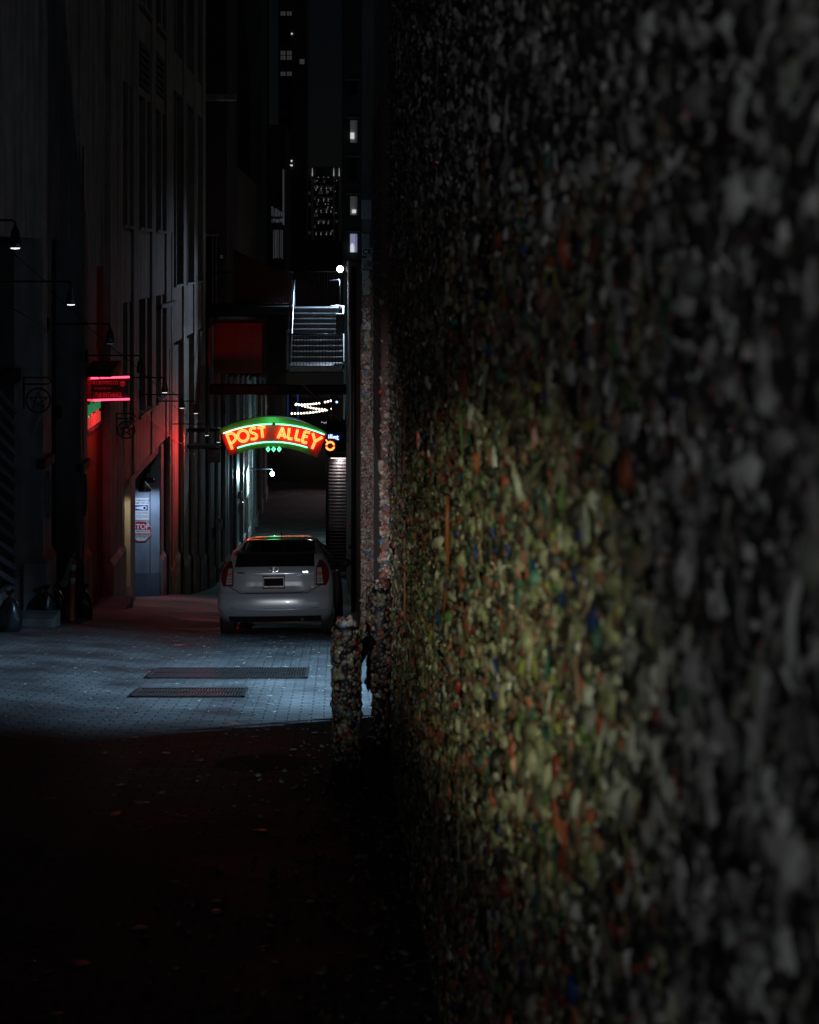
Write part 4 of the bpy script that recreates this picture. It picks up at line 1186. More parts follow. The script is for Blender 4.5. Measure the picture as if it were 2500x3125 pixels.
def patch(name, mat, z0, z1, xl, xr, off, nx=14, nz=8, par=None, rim=True):
    g_, f_ = [], []
    for i in range(nz + 1):
        z = z0 + (z1 - z0) * i / nz
        a, b_ = xl(z), xr(z)
        for j in range(nx + 1):
            x = a + (b_ - a) * j / nx
            o_ = off(x, z) if callable(off) else off
            g_.append(RS(x, z, o_))
    for i in range(nz):
        for j in range(nx):
            f_.append((i * (nx + 1) + j, i * (nx + 1) + j + 1, (i + 1) * (nx + 1) + j + 1, (i + 1) * (nx + 1) + j))
    if rim:      # turn the border back into the shell so the panel has thickness
        bd = list(range(nx + 1)) + [(i + 1) * (nx + 1) - 1 for i in range(1, nz + 1)] + [nz * (nx + 1) + j for j in range(nx - 1, -1, -1)] + [i * (nx + 1) for i in range(nz - 1, 0, -1)]
        o0 = len(g_)
        for q in bd:
            x, y, z = g_[q]; g_.append((x * .995, y + .05, z))
        for k in range(len(bd)):
            f_.append((bd[k], o0 + k, o0 + (k + 1) % len(bd), bd[(k + 1) % len(bd)]))
    ob = MB().add(g_, f_).build(name, mat, par or car, smooth=True, local=True)
    if rim:
        es = ob.modifiers.new('edge', 'EDGE_SPLIT'); es.split_angle = R(50)
    return ob
hb = lambda z: .60 if z > .76 else .60 - .20 * ((.76 - z) / .12) ** 1.6
patch('hatch_seam', 'black_plastic', .632, 1.035, lambda z: -hb(max(.64, z)) - .012, lambda z: hb(max(.64, z)) + .012, .003, 20, 14)
def hoff(x, z):
    o_ = .010
    if z > .905: o_ = .034 - .008 * abs((z - .955) / .05) ** 2
    else:
        t_ = np.clip((.42 + (.90 - z) * .12 - abs(x)) / .14, 0, 1) * np.clip((z - .67) / .06, 0, 1)
        o_ = .020 - .012 * t_
    return float(o_)
patch('hatch', 'paint_silver', .642, 1.022, lambda z: -hb(z), lambda z: hb(z), hoff, 44, 34)
patch('lower_rear_window', 'car_glass', 1.03, 1.20, lambda z: -.605 + (z - 1.03) * .1, lambda z: .605 - (z - 1.03) * .1, .008, 14, 6)
patch('spoiler', 'black_plastic', 1.200, 1.232, lambda z: -.60, lambda z: .60, lambda x, z: .035, 16, 2)
patch('rear_window', 'car_glass', 1.236, 1.438, lambda z: -.60 + (z - 1.236) * .30, lambda z: .60 - (z - 1.236) * .30, .006, 14, 8)
patch('roof_trim', 'black_plastic', 1.438, 1.452, lambda z: -.53, lambda z: .53, .004, 14, 2)
patch('lower_bumper', 'black_plastic', .205, .292, lambda z: -.70, lambda z: .70, .004, 14, 3)
# bumper crease, a thin bright lip sagging outward at both ends
MB().tube([RS(x, .385 + .03 * (abs(x) / .65) ** 2, .008) for x in np.linspace(-.66, .66, 23)], .011, 6).build('bumper_lip', 'paint_silver', car, smooth=True, local=True)
MB().tube([RS(x, .628 + (.0 if abs(x) < .5 else (abs(x) - .5) * .55), .002) for x in np.linspace(-.80, .80, 33)], .006, 5).build('bumper_seam', 'black_plastic', car, smooth=True, local=True)
for s_ in (-1, 1):
    def xo(z): return np.interp(z, [.735, .80, .90, 1.0, 1.06, 1.115], [.775, .812, .822, .795, .755, .70])
    def xi(z): return np.interp(z, [.735, .98, 1.115], [.622, .622, .665])
    lo = (lambda z: xi(z)) if s_ > 0 else (lambda z: -xo(z))
    hi = (lambda z: xo(z)) if s_ > 0 else (lambda z: -xi(z))
    tl = patch('taillight', 'red_lens', .735, 1.115, lo, hi, .016, 10, 14)
    l2 = (lambda z: .636) if s_ > 0 else (lambda z: -(.735 - (z - .765) * .14))
    h2 = (lambda z: .735 - (z - .765) * .14) if s_ > 0 else (lambda z: -.636)
    for za, zb_, mt in ((.765, .795, 'clear_lens'), (.805, .835, 'clear_lens'), (.845, .885, 'clear_lens'), (.892, .915, 'amber_lens'), (.925, 1.0, 'clear_lens')):
        patch('lens', mt, za, zb_, l2, h2, .021, 6, 3, par=tl)
    MB().tube([RS(s_ * (xi(z) + (xo(z) - xi(z)) * .5 * (z > 1.02) * (z - 1.02) / .095), z, .02) for z in np.linspace(.99, 1.112, 7)], .006, 5).build('chrome_edge', 'chrome', tl, smooth=True, local=True)
    # side glass, mirror, wheel arches, wheels, door handle
    sg_ = []
    for (y, z) in ((.95, 1.06), (3.0, 1.03), (2.5, 1.33), (1.5, 1.40), (1.1, 1.30)):
        w_, yr, yf, c = ct(z); sg_.append((s_ * (w_ + .016), y, z))
    MB().add(sg_, [(0, 1, 2, 3, 4) if s_ > 0 else (4, 3, 2, 1, 0)]).build('side_window', 'car_glass', car, local=True)
    mr_ = MB().lathe([(0, -.10), (.07, -.085), (.098, -.02), (.095, .05), (.06, .085), (0, .095)], (s_ * .99, 2.78, 1.03), 14, 'y')
    mr_.v = [(x, y, 1.03 + (z - 1.03) * .75) for x, y, z in mr_.v]
    mo_ = mr_.build('mirror', 'black_plastic', car, smooth=True, local=True)
    MB().tube([(s_ * .82, 2.85, .99), (s_ * .95, 2.80, 1.0)], .025, 7).build('stalk', 'black_plastic', mo_, local=True)
    for yw in (.92, 3.62):
        MB().lathe([(.34, 0), (.345, .02 * s_), (.30, .022 * s_)], (s_ * .868, yw, .315), 26, 'x').build('wheel_arch', 'black_plastic', car, local=True)
        wh = thing('wheel', '', '', (0, 0, 0)); del wh['label']; del wh['category']
        wh.parent = car; wh.location = (0, 0, 0)
        tr = [(.20, -.09), (.27, -.095), (.305, -.085), (.315, -.06)]
        for q in np.linspace(-.05, .05, 5): tr += [(.315, q - .008), (.306, q - .004), (.306, q + .004), (.315, q + .008)]
        tr += [(.315, .06), (.305, .085), (.27, .095), (.20, .09)]
        MB().lathe(tr, (s_ * .775, yw, .315), 30, 'x').build('tyre', 'rubber', wh, smooth=True, local=True)
        MB().lathe([(0, .085 * s_), (.05, .09 * s_), (.06, .07 * s_), (.19, .075 * s_), (.205, .09 * s_), (.205, -.08 * s_)], (s_ * .775, yw, .315), 24, 'x').build('rim', 'rim', wh, smooth=True, local=True)
    MB().tube([(s_ * .888, 1.5, .93), (s_ * .905, 1.58, .93), (s_ * .905, 1.72, .93), (s_ * .888, 1.8, .93)], .012, 6).build('door_handle', 'paint_silver', car, smooth=True, local=True)
    for y in (1.25, 2.45):
        MB().tube([(s_ * (float(ct(z)[0]) + .010), y + (z - .3) * .06, z) for z in np.linspace(.3, 1.0, 9)], .004, 4).build('door_seam', 'black_plastic', car, local=True)
    hl = MB().lathe([(0, -.06), (.12, -.03), (.16, .05), (.1, .12)], (s_ * .62, 4.17, .72), 12, 'y'); hl.build('headlight', 'clear_lens', car, smooth=True, local=True)
wsd = [(-.66, 3.10, 1.06), (.66, 3.10, 1.06), (.52, 2.42, 1.405), (-.52, 2.42, 1.405)]
MB().add(wsd, [(0, 1, 2, 3)]).build('windshield', 'car_glass', car, local=True)
# number plate in its frame
yp = RS(0, .80, .03)[1]
plt = MB().bevbox(-.155, .155, yp - .012, yp + .04, .715, .875, .004).build('number_plate', 'white_paint', car, local=True)
MB().box(-.148, .148, yp - .015, yp - .011, .738, .852).build('plate_mask', 'ink', plt, local=True)
fr_ = [(-.163, .708), (.163, .708), (.163, .882), (-.163, .882)]
MB().tube([(x, yp - .012, z) for x, z in fr_], .012, 4, closed=True).build('plate_frame', 'black_plastic', plt, local=True)
MB().text('TOYOTA', (0, yp - .026, .872), .035).build('lettering', 'pub_letters', plt, local=True)
MB().text('PUYALLUP', (0, yp - .026, .722), .035).build('lettering', 'pub_letters', plt, local=True)
ye_ = RS(0, .985, .052)[1]
em = MB().tube([(.068 * math.cos(a), ye_, .985 + .045 * math.sin(a)) for a in np.linspace(0, 2 * math.pi, 25)[:-1]], .007, 6, closed=True).build('emblem', 'chrome', car, smooth=True, local=True)
MB().tube([(.026 * math.cos(a), ye_, .985 + .042 * math.sin(a)) for a in np.linspace(0, 2 * math.pi, 19)[:-1]], .006, 5, closed=True).build('inner_oval', 'chrome', em, smooth=True, local=True)
MB().tube([(.048 * math.cos(a), ye_, 1.003 + .018 * math.sin(a)) for a in np.linspace(0, 2 * math.pi, 19)[:-1]], .006, 5, closed=True).build('inner_oval', 'chrome', em, smooth=True, local=True)
yb_ = RS(.4, .94, .05)[1]
MB().text('PRIUS', (-.47, RS(.47, .94, .048)[1], .932), .05, condense=1.4).build('badge', 'ink', car, local=True)
MB().bevbox(.43, .52, RS(.47, .94, .046)[1], RS(.47, .94, .03)[1], .922, .955, .004).build('badge', 'chrome', car, local=True)
MB().tube([(0, 1.55, 1.47), (0, 1.45, 1.62)], [.010, .005], 6).build('antenna', 'black_plastic', car, smooth=True, local=True)
MB().tube([(.42, .14, .235), (.42, .5, .24)], .032, 10).build('exhaust', 'steel_dark', car, smooth=True, local=True)

# ================================================================== NEON ARCH SIGN
dS_ = 44.0
def sp(cx, cy, off=0.0):      # from the enlarged picture of the sign to the plane of the sign
    q = P(660 + cx / 4.107, 1240 + cy / 4.107, dS_)
    return (q.x, dS_ - off, q.z)
def arc(p0, pm, p1, n_=28):
    (x1, y1), (x2, y2), (x3, y3) = p0, pm, p1
    A = np.array([[x1, y1, 1], [x2, y2, 1], [x3, y3, 1]], float); B = -np.array([x1**2 + y1**2, x2**2 + y2**2, x3**2 + y3**2], float)
    a_, b_, c_ = np.linalg.solve(A, B)
    cx, cy = -a_ / 2, -b_ / 2; r_ = math.sqrt(cx * cx + cy * cy - c_)
    xs_ = np.linspace(x1, x3, n_)
    return [(x, cy - math.sqrt(max(0, r_ * r_ - (x - cx) ** 2))) for x in xs_]
top_o = arc((40, 290), (710, 130), (1395, 335)); top_n = arc((92, 335), (720, 217), (1357, 348)); bot_n = arc((268, 516), (690, 441), (1145, 512)); bot_o = arc((165, 625), (715, 512), (1265, 640))
c0 = sp(700, 500)
ns = thing('neon_arch_sign', 'big arched green and red neon sign reading POST ALLEY over the alley', 'sign', (c0[0], dS_, sp(0, 640)[2]))
def strip(a, b_, off, thick, name, mat, par=ns):
    n_ = len(a)
    v = [sp(*q, off) for q in a] + [sp(*q, off) for q in b_] + [sp(*q, off - thick) for q in a] + [sp(*q, off - thick) for q in b_]
    f = []
    for k in range(n_ - 1):
        f += [(k, n_ + k, n_ + k + 1, k + 1), (2 * n_ + k, 2 * n_ + k + 1, 3 * n_ + k + 1, 3 * n_ + k), (k, k + 1, 2 * n_ + k + 1, 2 * n_ + k), (n_ + k, 3 * n_ + k, 3 * n_ + k + 1, n_ + k + 1)]
    f += [(0, 2 * n_, 3 * n_, n_), (n_ - 1, 2 * n_ - 1, 4 * n_ - 1, 3 * n_ - 1)]
    return MB().add(v, f).build(name, mat, par)
strip(top_o, bot_o, 0, .32, 'face_panel', 'neon_face')
ins = arc((60, 325), (715, 215), (1378, 352))
tb = strip([(x, y) for x, y in top_o], [(x, y) for x, y in ins], .05, .37, 'top_band', 'neon_green_face')
lowa = arc((258, 528), (695, 455), (1180, 528)); lowb = arc((262, 600), (715, 510), (1185, 612))
strip(lowa, lowb, .04, .36, 'bottom_band', 'neon_green_face')
TR = .0165
for seg_ in (top_n[:14], top_n[14:]):
    MB().tube([sp(*q, .11) for q in seg_], TR * 1.1, 7).build('neon_border', 'neon_green', ns, smooth=True)
MB().tube([sp(*q, .11) for q in bot_n], TR * 1.1, 7).build('neon_border', 'neon_green', ns, smooth=True)
MB().tube([sp(722, 205, .07), sp(722, 215, .12), sp(722, 232, .12)], .03, 6).build('tube_holder', 'iron', ns)
def stroke(mb, pts, hw=9.5, close=False):
    """double tube: the outline of a stroke"""
    pts = [np.array(p, float) for p in pts]
    N = len(pts); L, Rr = [], []
    for i, p in enumerate(pts):
        a = pts[(i - 1) % N] if close else pts[max(0, i - 1)]
        c = pts[(i + 1) % N] if close else pts[min(N - 1, i + 1)]
        t = c - a; t /= np.linalg.norm(t); nrm = np.array([-t[1], t[0]])
        L.append(p + nrm * hw); Rr.append(p - nrm * hw)
    if close:
        for q in (L, Rr): mb.tube([sp(*k, .085) for k in q], TR, 6, closed=True)
    else:
        mb.tube([sp(*k, .085) for k in L + Rr[::-1]], TR, 6, closed=True)
def bez(pts, n_=22):          # smooth curve through points (Catmull-Rom)
    pts = [np.array(p, float) for p in pts]; q = [2 * pts[0] - pts[1]] + pts + [2 * pts[-1] - pts[-2]]
    out = []
    m_ = len(pts) - 1
    for s_ in range(m_):
        for t in np.linspace(0, 1, max(3, n_ // m_), endpoint=(s_ == m_ - 1)):
            a, b_, c, d_ = q[s_:s_ + 4]
            out.append(.5 * (2 * b_ + (c - a) * t + (2 * a - 5 * b_ + 4 * c - d_) * t * t + (-a + 3 * b_ - 3 * c + d_) * t ** 3))
    return out
LET = {
    'P': [[(133, 345), (205, 532)], bez([(140, 342), (200, 335), (243, 365), (243, 412), (205, 452), (182, 462)])],
    'O': [('c', bez([(340 + 66 * math.cos(a), 366 + 68 * math.sin(a)) for a in np.linspace(0, 2 * math.pi, 13)], 36)[:-1])],
    'S': [bez([(497, 272), (455, 268), (428, 296), (445, 325), (488, 340), (512, 368), (492, 402), (440, 406)], 28)],
    'T': [[(522, 268), (616, 254)], [(572, 272), (584, 388)]],
    'A': [[(832, 262), (775, 394)], [(832, 262), (868, 396)], [(808, 360), (852, 361)]],
    'L': [[(918, 270), (900, 398)], [(900, 398), (958, 404)]],
    'L2': [[(1022, 286), (993, 408)], [(993, 408), (1054, 422)]],
    'E': [[(1112, 312), (1076, 440)], [(1112, 312), (1176, 326)], [(1096, 368), (1148, 380)], [(1076, 440), (1138, 452)]],
    'Y': [[(1212, 332), (1240, 436)], [(1332, 382), (1240, 436)], [(1240, 436), (1202, 526)]]}
for k_, st_ in LET.items():
    mb = MB()
    for s_ in st_:
        if isinstance(s_, tuple): stroke(mb, s_[1], close=True)
        else: stroke(mb, s_)
    mb.build('neon_letter', 'neon_red', ns, smooth=True)
for cx in (652, 721, 791):
    dm_ = [(cx, 500), (cx + 32, 533), (cx, 585), (cx - 32, 533)]
    dp = MB().prism([(sp(*q)[0], sp(*q)[2]) for q in dm_], dS_ - .03, dS_ + .1).build('diamond', 'neon_green_face', ns)
    dm2 = [(cx, 508), (cx + 20, 533), (cx, 560), (cx - 20, 533)]
    MB().tube([sp(*q, .07) for q in dm2], TR, 6, closed=True).build('neon_outline', 'neon_green', dp)
for cy in (300, 520):
    q = sp(120, cy)
    MB().tube([(W - .02, dS_ + .16, q[2]), (q[0], dS_ + .16, q[2])], .05, 8).build('mounting_arm', 'iron', ns, smooth=True)
q = sp(90, 520)
MB().bevbox(q[0] - .5, q[0] - .1, dS_ - .1, dS_ + .3, q[2] - .45, q[2] - .02, .02).build('transformer_box', 'iron', ns)
MB().box(W, q[0] - .1, dS_ - .15, dS_ + .25, q[2] + .02, q[2] + .10).build('shelf', 'iron', ns)
lamp('neon_glow', 'SPOT', (-3.5, dS_ - .45, sp(200, 420)[2]), 420, (1.0, .03, .03), ns, .2, aim=(W, 41.6, sp(200, 420)[2] - .1), spot=95, blend=1)
lamp('neon_glow', 'POINT', (c0[0], dS_ - .4, sp(700, 180)[2]), 9, (.15, 1.0, .4), ns, .2)
MB().tube([sp(x, y, -.40) for x, y in arc((110, 420), (715, 300), (1330, 430))], TR * 1.2, 6).build('neon_border', 'neon_red', ns, smooth=True)  # unseen tube added on the back of the sign for a red glow
lamp('neon_glow', 'SPOT', (c0[0] - .8, dS_ + .6, sp(700, 250)[2]), 150, (1.0, .05, .02), ns, .3, aim=(-3.3, 54, CZ - 3.5), spot=34, blend=1)  # spot added behind the sign to redden the orange box
# ring-shaped neon to the right
dG = 47.0
cG = P(1008, 1360, dG); rG = 13 * dG / F
rn = thing('ring_neon_sign', 'small red neon ring with a slanted stroke right of the arched sign', 'sign', (cG.x, dG, cG.z - rG))
for s_ in (0, 1):
    MB().tube([(cG.x + rG * math.cos(a), dG - .08, cG.z + rG * math.sin(a)) for a in np.linspace(R(12 + 180 * s_), R(168 + 180 * s_), 16)], .017, 6).build('neon_arc', 'neon_red', rn, smooth=True)
    MB().tube([(cG.x + rG * .8 * math.cos(a), dG - .08, cG.z + rG * .8 * math.sin(a)) for a in np.linspace(R(15 + 180 * s_), R(165 + 180 * s_), 16)], .012, 6).build('neon_arc', 'neon_red', rn, smooth=True)
a, b_ = P(995, 1341, dG), P(1002, 1352, dG)
MB().tube([(a.x, dG - .08, a.z), (b_.x, dG - .08, b_.z)], .02, 6).build('neon_stroke', 'neon_red', rn)
MB().bevbox(cG.x - rG * 1.25, cG.x + rG * 1.3, dG, dG + .12, cG.z - rG * 1.3, cG.z + rG * 1.6, .02).build('backing', 'black_plastic', rn)
MB().tube([(X2 + .1, dG + .06, cG.z + rG), (cG.x + rG, dG + .06, cG.z + rG)], .02, 6).build('bracket', 'iron', rn)
dI = 56.0
cI = P(1015, 1334, dI)
bl = thing('blue_letter_sign', 'small blue lit shop name sign right of the neon arch', 'sign', (cI.x, dI, cI.z - .15))
MB().bevbox(cI.x - .30, cI.x + .34, dI, dI + .08, cI.z - .16, cI.z + .16, .01).build('panel', 'sign_blue', bl)
MB().text('.illet', (cI.x, dI - .012, cI.z - .01), .30, condense=.95).build('lettering', 'neon_blue', bl)
MB().tube([(X2 + .1, dI + .04, cI.z + .2), (cI.x - .3, dI + .04, cI.z + .2)], .02, 6).build('bracket', 'iron', bl)

# ================================================================== SECOND LEFT BUILDING, WALKWAY, STAIRCASE
b2 = thing('orange_brown_building', 'weathered brown building with pilasters beyond the stone building', 'building', (W - 2, 62, gz(W, 62)))
z2t = CZ + 4.5
MB().prismx([(dEND + .7, gz(W, dEND) - 2), (dEND + .7, z2t), (88, z2t), (88, gz(W, 88) - 2)], W - 8, W - .3).build('wall', 'rust_wall', b2)
MB().box(W - .3, W - .04, dEND + .9, dEND + 2.4, gz(W, 52) - .5, HC(975, 51)).build('corner_pier', 'rust_wall', b2)
for x0, x1, tall in ((640, 652, 1), (664, 672, 1), (686, 694, 1), (703, 709, 0), (721, 729, 0), (738, 744, 0), (753, 760, 0), (768, 773, 0), (781, 786, 0), (795, 800, 0), (808, 814, 0)):
    a, b_ = dW(x0), dW(x1)
    pp = MB().box(W - .3, W + .03, a, b_, gz(W, b_) - .4, HC(1150, a) if not tall else HC(1000, a)).build('pilaster', 'pole_metal' if not tall else 'stone', b2, bevel=.02)
    MB().box(W - .3, W + .10, a - .05, b_ + .05, gz(W, b_) - .4, gz(W, b_) + .7).build('plinth', 'stone', pp, bevel=.02)
for x0, x1 in ((652, 664), (672, 686)):
    a, b_ = dW(x0), dW(x1)
    o = MB().box(W - .3, W - .24, a, b_, HC(1160, a), HC(1000, a)).build('window', 'glass_dark', b2)
    MB().box(W - .24, W - .2, (a + b_) / 2 - .05, (a + b_) / 2 + .05, HC(1160, a), HC(1000, a)).build('mullion', 'iron', o)
a, b_ = dW(694), dW(703)
o = MB().box(W - .3, W - .02, a, b_, gz(W, b_) - .3, HC(1185, b_)).build('side_panel', 'plaster_blue', b2)
MB().box(W - .3, W + .02, dW(735), dW(770), HC(1195, dW(750)), HC(1178, dW(750))).build('cornice', 'stone', b2, bevel=.02)
# lit tall poles of light between the pilasters (downpipes catching the lamp)
for x in (699, 733, 749, 764, 789):
    MB().tube([(W + .12, dW(x), gz(W, dW(x))), (W + .12, dW(x), HC(1185, dW(x)))], .045, 8).build('downpipe', 'steel', b2, smooth=True)
# meter and junction boxes, lower fittings
for x, y, s_ in ((727, 1510, .28), (729, 1545, .34), (664, 1600, .3), (672, 1730, .25)):
    c = P(x, y, dW(x)); 
    MB().bevbox(W + .02, W + .02 + s_ * .6, c.y - s_ / 2, c.y + s_ / 2, c.z - s_ * .6, c.z + s_ * .6, .02).build('junction_box', 'pole_metal', b2)
# projecting orange box under the walkway
dO = 54.0
a, b_ = P(705, 985, dO), P(800, 1140, dO)
ob_ = thing('orange_box_bay', 'flat orange box bay hanging under the walkway', 'box bay', (a.x, dO, b_.z))
MB().bevbox(min(a.x, W), b_.x, dO, dO + 3, b_.z, a.z, .02).build('shell', 'orange_metal', ob_)
for px in (722, 790):
    q = P(px, 1000, dO); MB().box(q.x - .012, q.x + .012, dO - .006, dO, b_.z + .02, a.z - .02).build('seam', 'awning', ob_)
# mid buildings' upper part with the cold-lit door on the walkway level
dK = 53.0
ub = thing('terrace_building', 'dark building with a cold lit glass door on the walkway level', 'building', (W - 1.5, dK, CZ - 1.9))
q0, q1 = P(626, 500, dK), P(690, 940, dK)
MB().box(W - 7, q1.x, dK + .5, dK + 6, CZ - 1.8, CZ + 16).build('wall', 'brick_dark', ub)
a, b_ = P(628, 716, dK + .5), P(664, 936, dK + .5)
dr = MB().box(a.x, b_.x, dK + .42, dK + .5, b_.z, a.z).build('door', 'glass_dark', ub)
for px, w_ in ((650, .025), (660, .02)):
    q = P(px, 800, dK + .4); MB().box(q.x - w_, q.x + w_, dK + .38, dK + .42, b_.z, a.z).build('frame', 'steel', dr)
MB().box(a.x, b_.x + .05, dK + .36, dK + .42, a.z - .06, a.z + .02).build('frame', 'steel', dr)
q = P(676, 784, dK + .5); MB().bevbox(q.x - .06, q.x + .06, dK + .46, dK + .5, q.z - .07, q.z + .07, .01).build('notice', 'white_paint', ub)

zdk = HC(936, 50.0)
wk = thing('walkway', 'dark raised walkway with picket railing crossing above the alley', 'walkway', (-3, 50.5, zdk))
MB().bevbox(W - .6, -1.50, 50.0, 52.2, HC(966, 50), zdk, .02).build('deck', 'rail_black', wk)
MB().box(W - .6, -1.50, 49.96, 50.0, HC(962, 50), zdk - .02).build('fascia', 'iron', wk)
zr = HC(831, 50)
MB().tube([(W - .5, 50.05, zr), (-1.50, 50.05, zr)], .022, 8).build('top_rail', 'rail_black', wk, smooth=True)
MB().tube([(W - .5, 50.05, zdk + .1), (-1.50, 50.05, zdk + .1)], .018, 8).build('bottom_rail', 'rail_black', wk, smooth=True)
pm = MB().tube([(0, 0, zdk + .1), (0, 0, zr)], .009, 6)
pk0 = None
x = W - .4
while x < -1.5:
    if pk0 is None:
        pk0 = MB(); pk0.v = [(a, b_, c) for a, b_, c in pm.v]; pk0.f = list(pm.f)
        pk0.v = [(a + x, b_ + 50.05, c) for a, b_, c in pk0.v]
        p0 = pk0.build('picket', 'rail_black', wk); x00 = x
    else:
        c = p0.copy(); COL.objects.link(c); c.location = (x - x00, 0, 0)
    x += .105
# rear railing of the landing
dL = 52.6
zl = HC(938, 50.8)
c = p0.copy(); COL.objects.link(c); c.location = (0, dL - 50.05, 0)
x = -1.45
while x < .3:
    c = p0.copy(); COL.objects.link(c); c.location = (x - x00, dL - 50.05, 0); x += .105
MB().tube([(-1.5, dL, zr), (.3, dL, zr)], .022, 8).build('top_rail', 'rail_black', wk, smooth=True)

sx0, sx1 = (890 - PX) * 48 / F, (1047 - PX) * 48 / F
NS, RISE, RUN = 10, .175, .28
z0s = HC(1106, 48.0)
stc = thing('metal_staircase', 'lit grey metal staircase climbing to the walkway on the right', 'staircase', ((sx0 + sx1) / 2, 48, z0s - .3))
MB().bevbox(sx0 - .05, sx1, 46.6, 48.02, z0s - .22, z0s, .02).build('lower_landing', 'steel_dark', stc)
for k in range(NS + 1):
    y = 48 + RUN * k; z = z0s + RISE * k
    yb = y + RUN if k < NS else 52.6
    tr_ = MB().box(sx0, sx1, y, yb + .02, z - .045, z - .004).build('tread', 'tread', stc)
    MB().box(sx0, sx1, y - .012, y + .03, z - .035, z).build('nosing', 'nosing', tr_)
    if k: MB().box(sx0, sx1, y + .015, y + .03, z - RISE, z - .045).build('riser', 'tread', stc)
for k in (NS, NS - 3):
    z = z0s + RISE * k - .09; y = 48 + RUN * k + .012
    c = (957 - PX) * y / F
    MB().bevbox(c - .14, c + .14, y - .004, y + .004, z - .055, z + .055, .004).build('riser_plate', 'steel_dark', stc)
for x in (sx0 - .04, sx1 + .01):
    pts = [(47.9, z0s - .2), (48 + RUN * NS + .3, z0s + RISE * NS - .15), (48 + RUN * NS + .3, z0s + RISE * NS + .06), (47.9, z0s + .05)]
    MB().prismx(pts, x, x + .04).build('stringer', 'steel_dark', stc)
for x, r_ in ((sx0 + .01, .022), (sx0 - .10, .03)):
    MB().tube([(x, 47.8, z0s + .92), (x, 48, z0s + .98), (x, 48 + RUN * NS, z0s + RISE * NS + .98), (x, 51.3, z0s + RISE * NS + .98), (x, 51.3, z0s + RISE * NS)], r_, 8).build('handrail', 'steel', stc, smooth=True)
xr_ = (1038 - PX) * 49 / F
MB().tube([(xr_, 48.8, z0s + 1.30), (xr_ - .01, 48 + RUN * NS, z0s + RISE * NS + .98), (xr_ - .01, 51.2, z0s + RISE * NS + .98), (xr_ - .38, 51.2, z0s + RISE * NS + .97)], .024, 8).build('handrail', 'steel', stc, smooth=True)
MB().bevbox(sx1 - .24, sx1 + .05, 48.4, 48.9, z0s + .95, z0s + 1.62, .02).build('utility_box', 'black_plastic', stc)
MB().bevbox(sx0 - .16, sx0 - .06, 47.4, 47.5, z0s - .2, z0s + 1.13, .01).build('newel', 'steel_dark', stc)
zf = z0s + 1.02
MB().tube([(sx0 - .1, 46.66, zf), (sx1, 46.66, zf)], .02, 8).build('guard_rail', 'iron', stc, smooth=True)
xp = sx0; g0 = None
while xp < sx1 + .01:
    if g0 is None:
        g0 = MB().tube([(xp, 46.66, z0s - .05), (xp, 46.66, zf)], .008, 6).build('picket', 'iron', stc); xg = xp
    else:
        c = g0.copy(); COL.objects.link(c); c.location = (xp - xg, 0, 0)
    xp += .106
MB().box(sx0 - .1, sx1 + .02, 46.5, 51, z0s - .62, z0s - .22).build('underframe', 'iron', stc)
a, b_ = P(920, 1170, 48.2), P(1042, 1285, 48.2)
MB().tube([(a.x, 48.2, a.z), (b_.x, 48.2, b_.z)], .055, 6).build('brace', 'iron', stc)
MB().bevbox(W + .2, X2, 49.5, 50.1, HC(1200, 50), HC(1172, 50), .02).build('cross_beam', 'rail_black', stc)
for px, py, dd_, w_, h_, lab in ((1029, 916, 51.5, .22, .07, 'pale flat bundle lying on the top landing of the stairs'), (1029, 1005, 48.75, .08, .14, 'small white crumpled paper standing on a stair beside the handrail')):
    q = P(px, py, dd_)
    m_ = MB().lathe([(0, 0), (.9, .0), (1, .3), (.8, .75), (.4, .95), (0, 1)], (0, 0, 0), 12)
    zq = z0s + RISE * (NS if py < 950 else 3) + .002
    if py > 950: zq = q.z - h_
    m_.v = [(q.x + x * w_ * (1 + .2 * math.sin(5 * y + 3 * z)), dd_ + y * .09, zq + z * h_ * (1 + .15 * math.sin(7 * x))) for x, y, z in m_.v]
    tag(m_.build('paper_bundle', 'white_paint', smooth=False), lab, 'bundle')
# lamp at the head of the stairs
LS = P(1038, 821, 52.0)
sl = thing('stair_lamp', 'blazing cold white lamp at the head of the metal stairs', 'lamp', (X2 + .05, 52, LS.z))
MB().tube([(X2 + .06, 52, LS.z + .12), (LS.x, 52, LS.z + .12), (LS.x, 52, LS.z + .06)], .02, 7).build('bracket', 'iron', sl, smooth=True)
MB().lathe([(0, .12), (.08, .09), (.12, 0), (.08, -.09), (0, -.12)], LS, 14).build('globe', 'bulb_white', sl, smooth=True)
MB().bevbox(X2 - .0, X2 + .06, 51.9, 52.1, LS.z - .1, LS.z + .25, .01).build('back_plate', 'iron', sl)
lamp('stair_light', 'SPOT', (LS.x - .02, 51.86, LS.z + .10), 1000, (.60, .77, 1.0), sl, .06, aim=(LS.x - .85, 49.9, LS.z - 2.4), spot=84, blend=.5)
lamp('stair_light', 'SPOT', (LS.x - .02, 51.84, LS.z), 520, (.62, .74, 1.0), sl, .06, aim=(W, 43.5, LS.z - .9), spot=42, blend=1)
# orange sloping stair parapet behind the walkway
a, b_, c, e = P(692, 752, 57), P(1020, 905, 57), P(1020, 965, 57), P(692, 965, 57)
rp = MB().prism([(a.x, a.z), (b_.x, b_.z), (c.x, c.z), (e.x, e.z)], 57, 57.3).build('sloping_parapet', 'parapet')
tag(rp, 'sloping orange brown parapet wall descending behind the walkway railing', 'parapet')

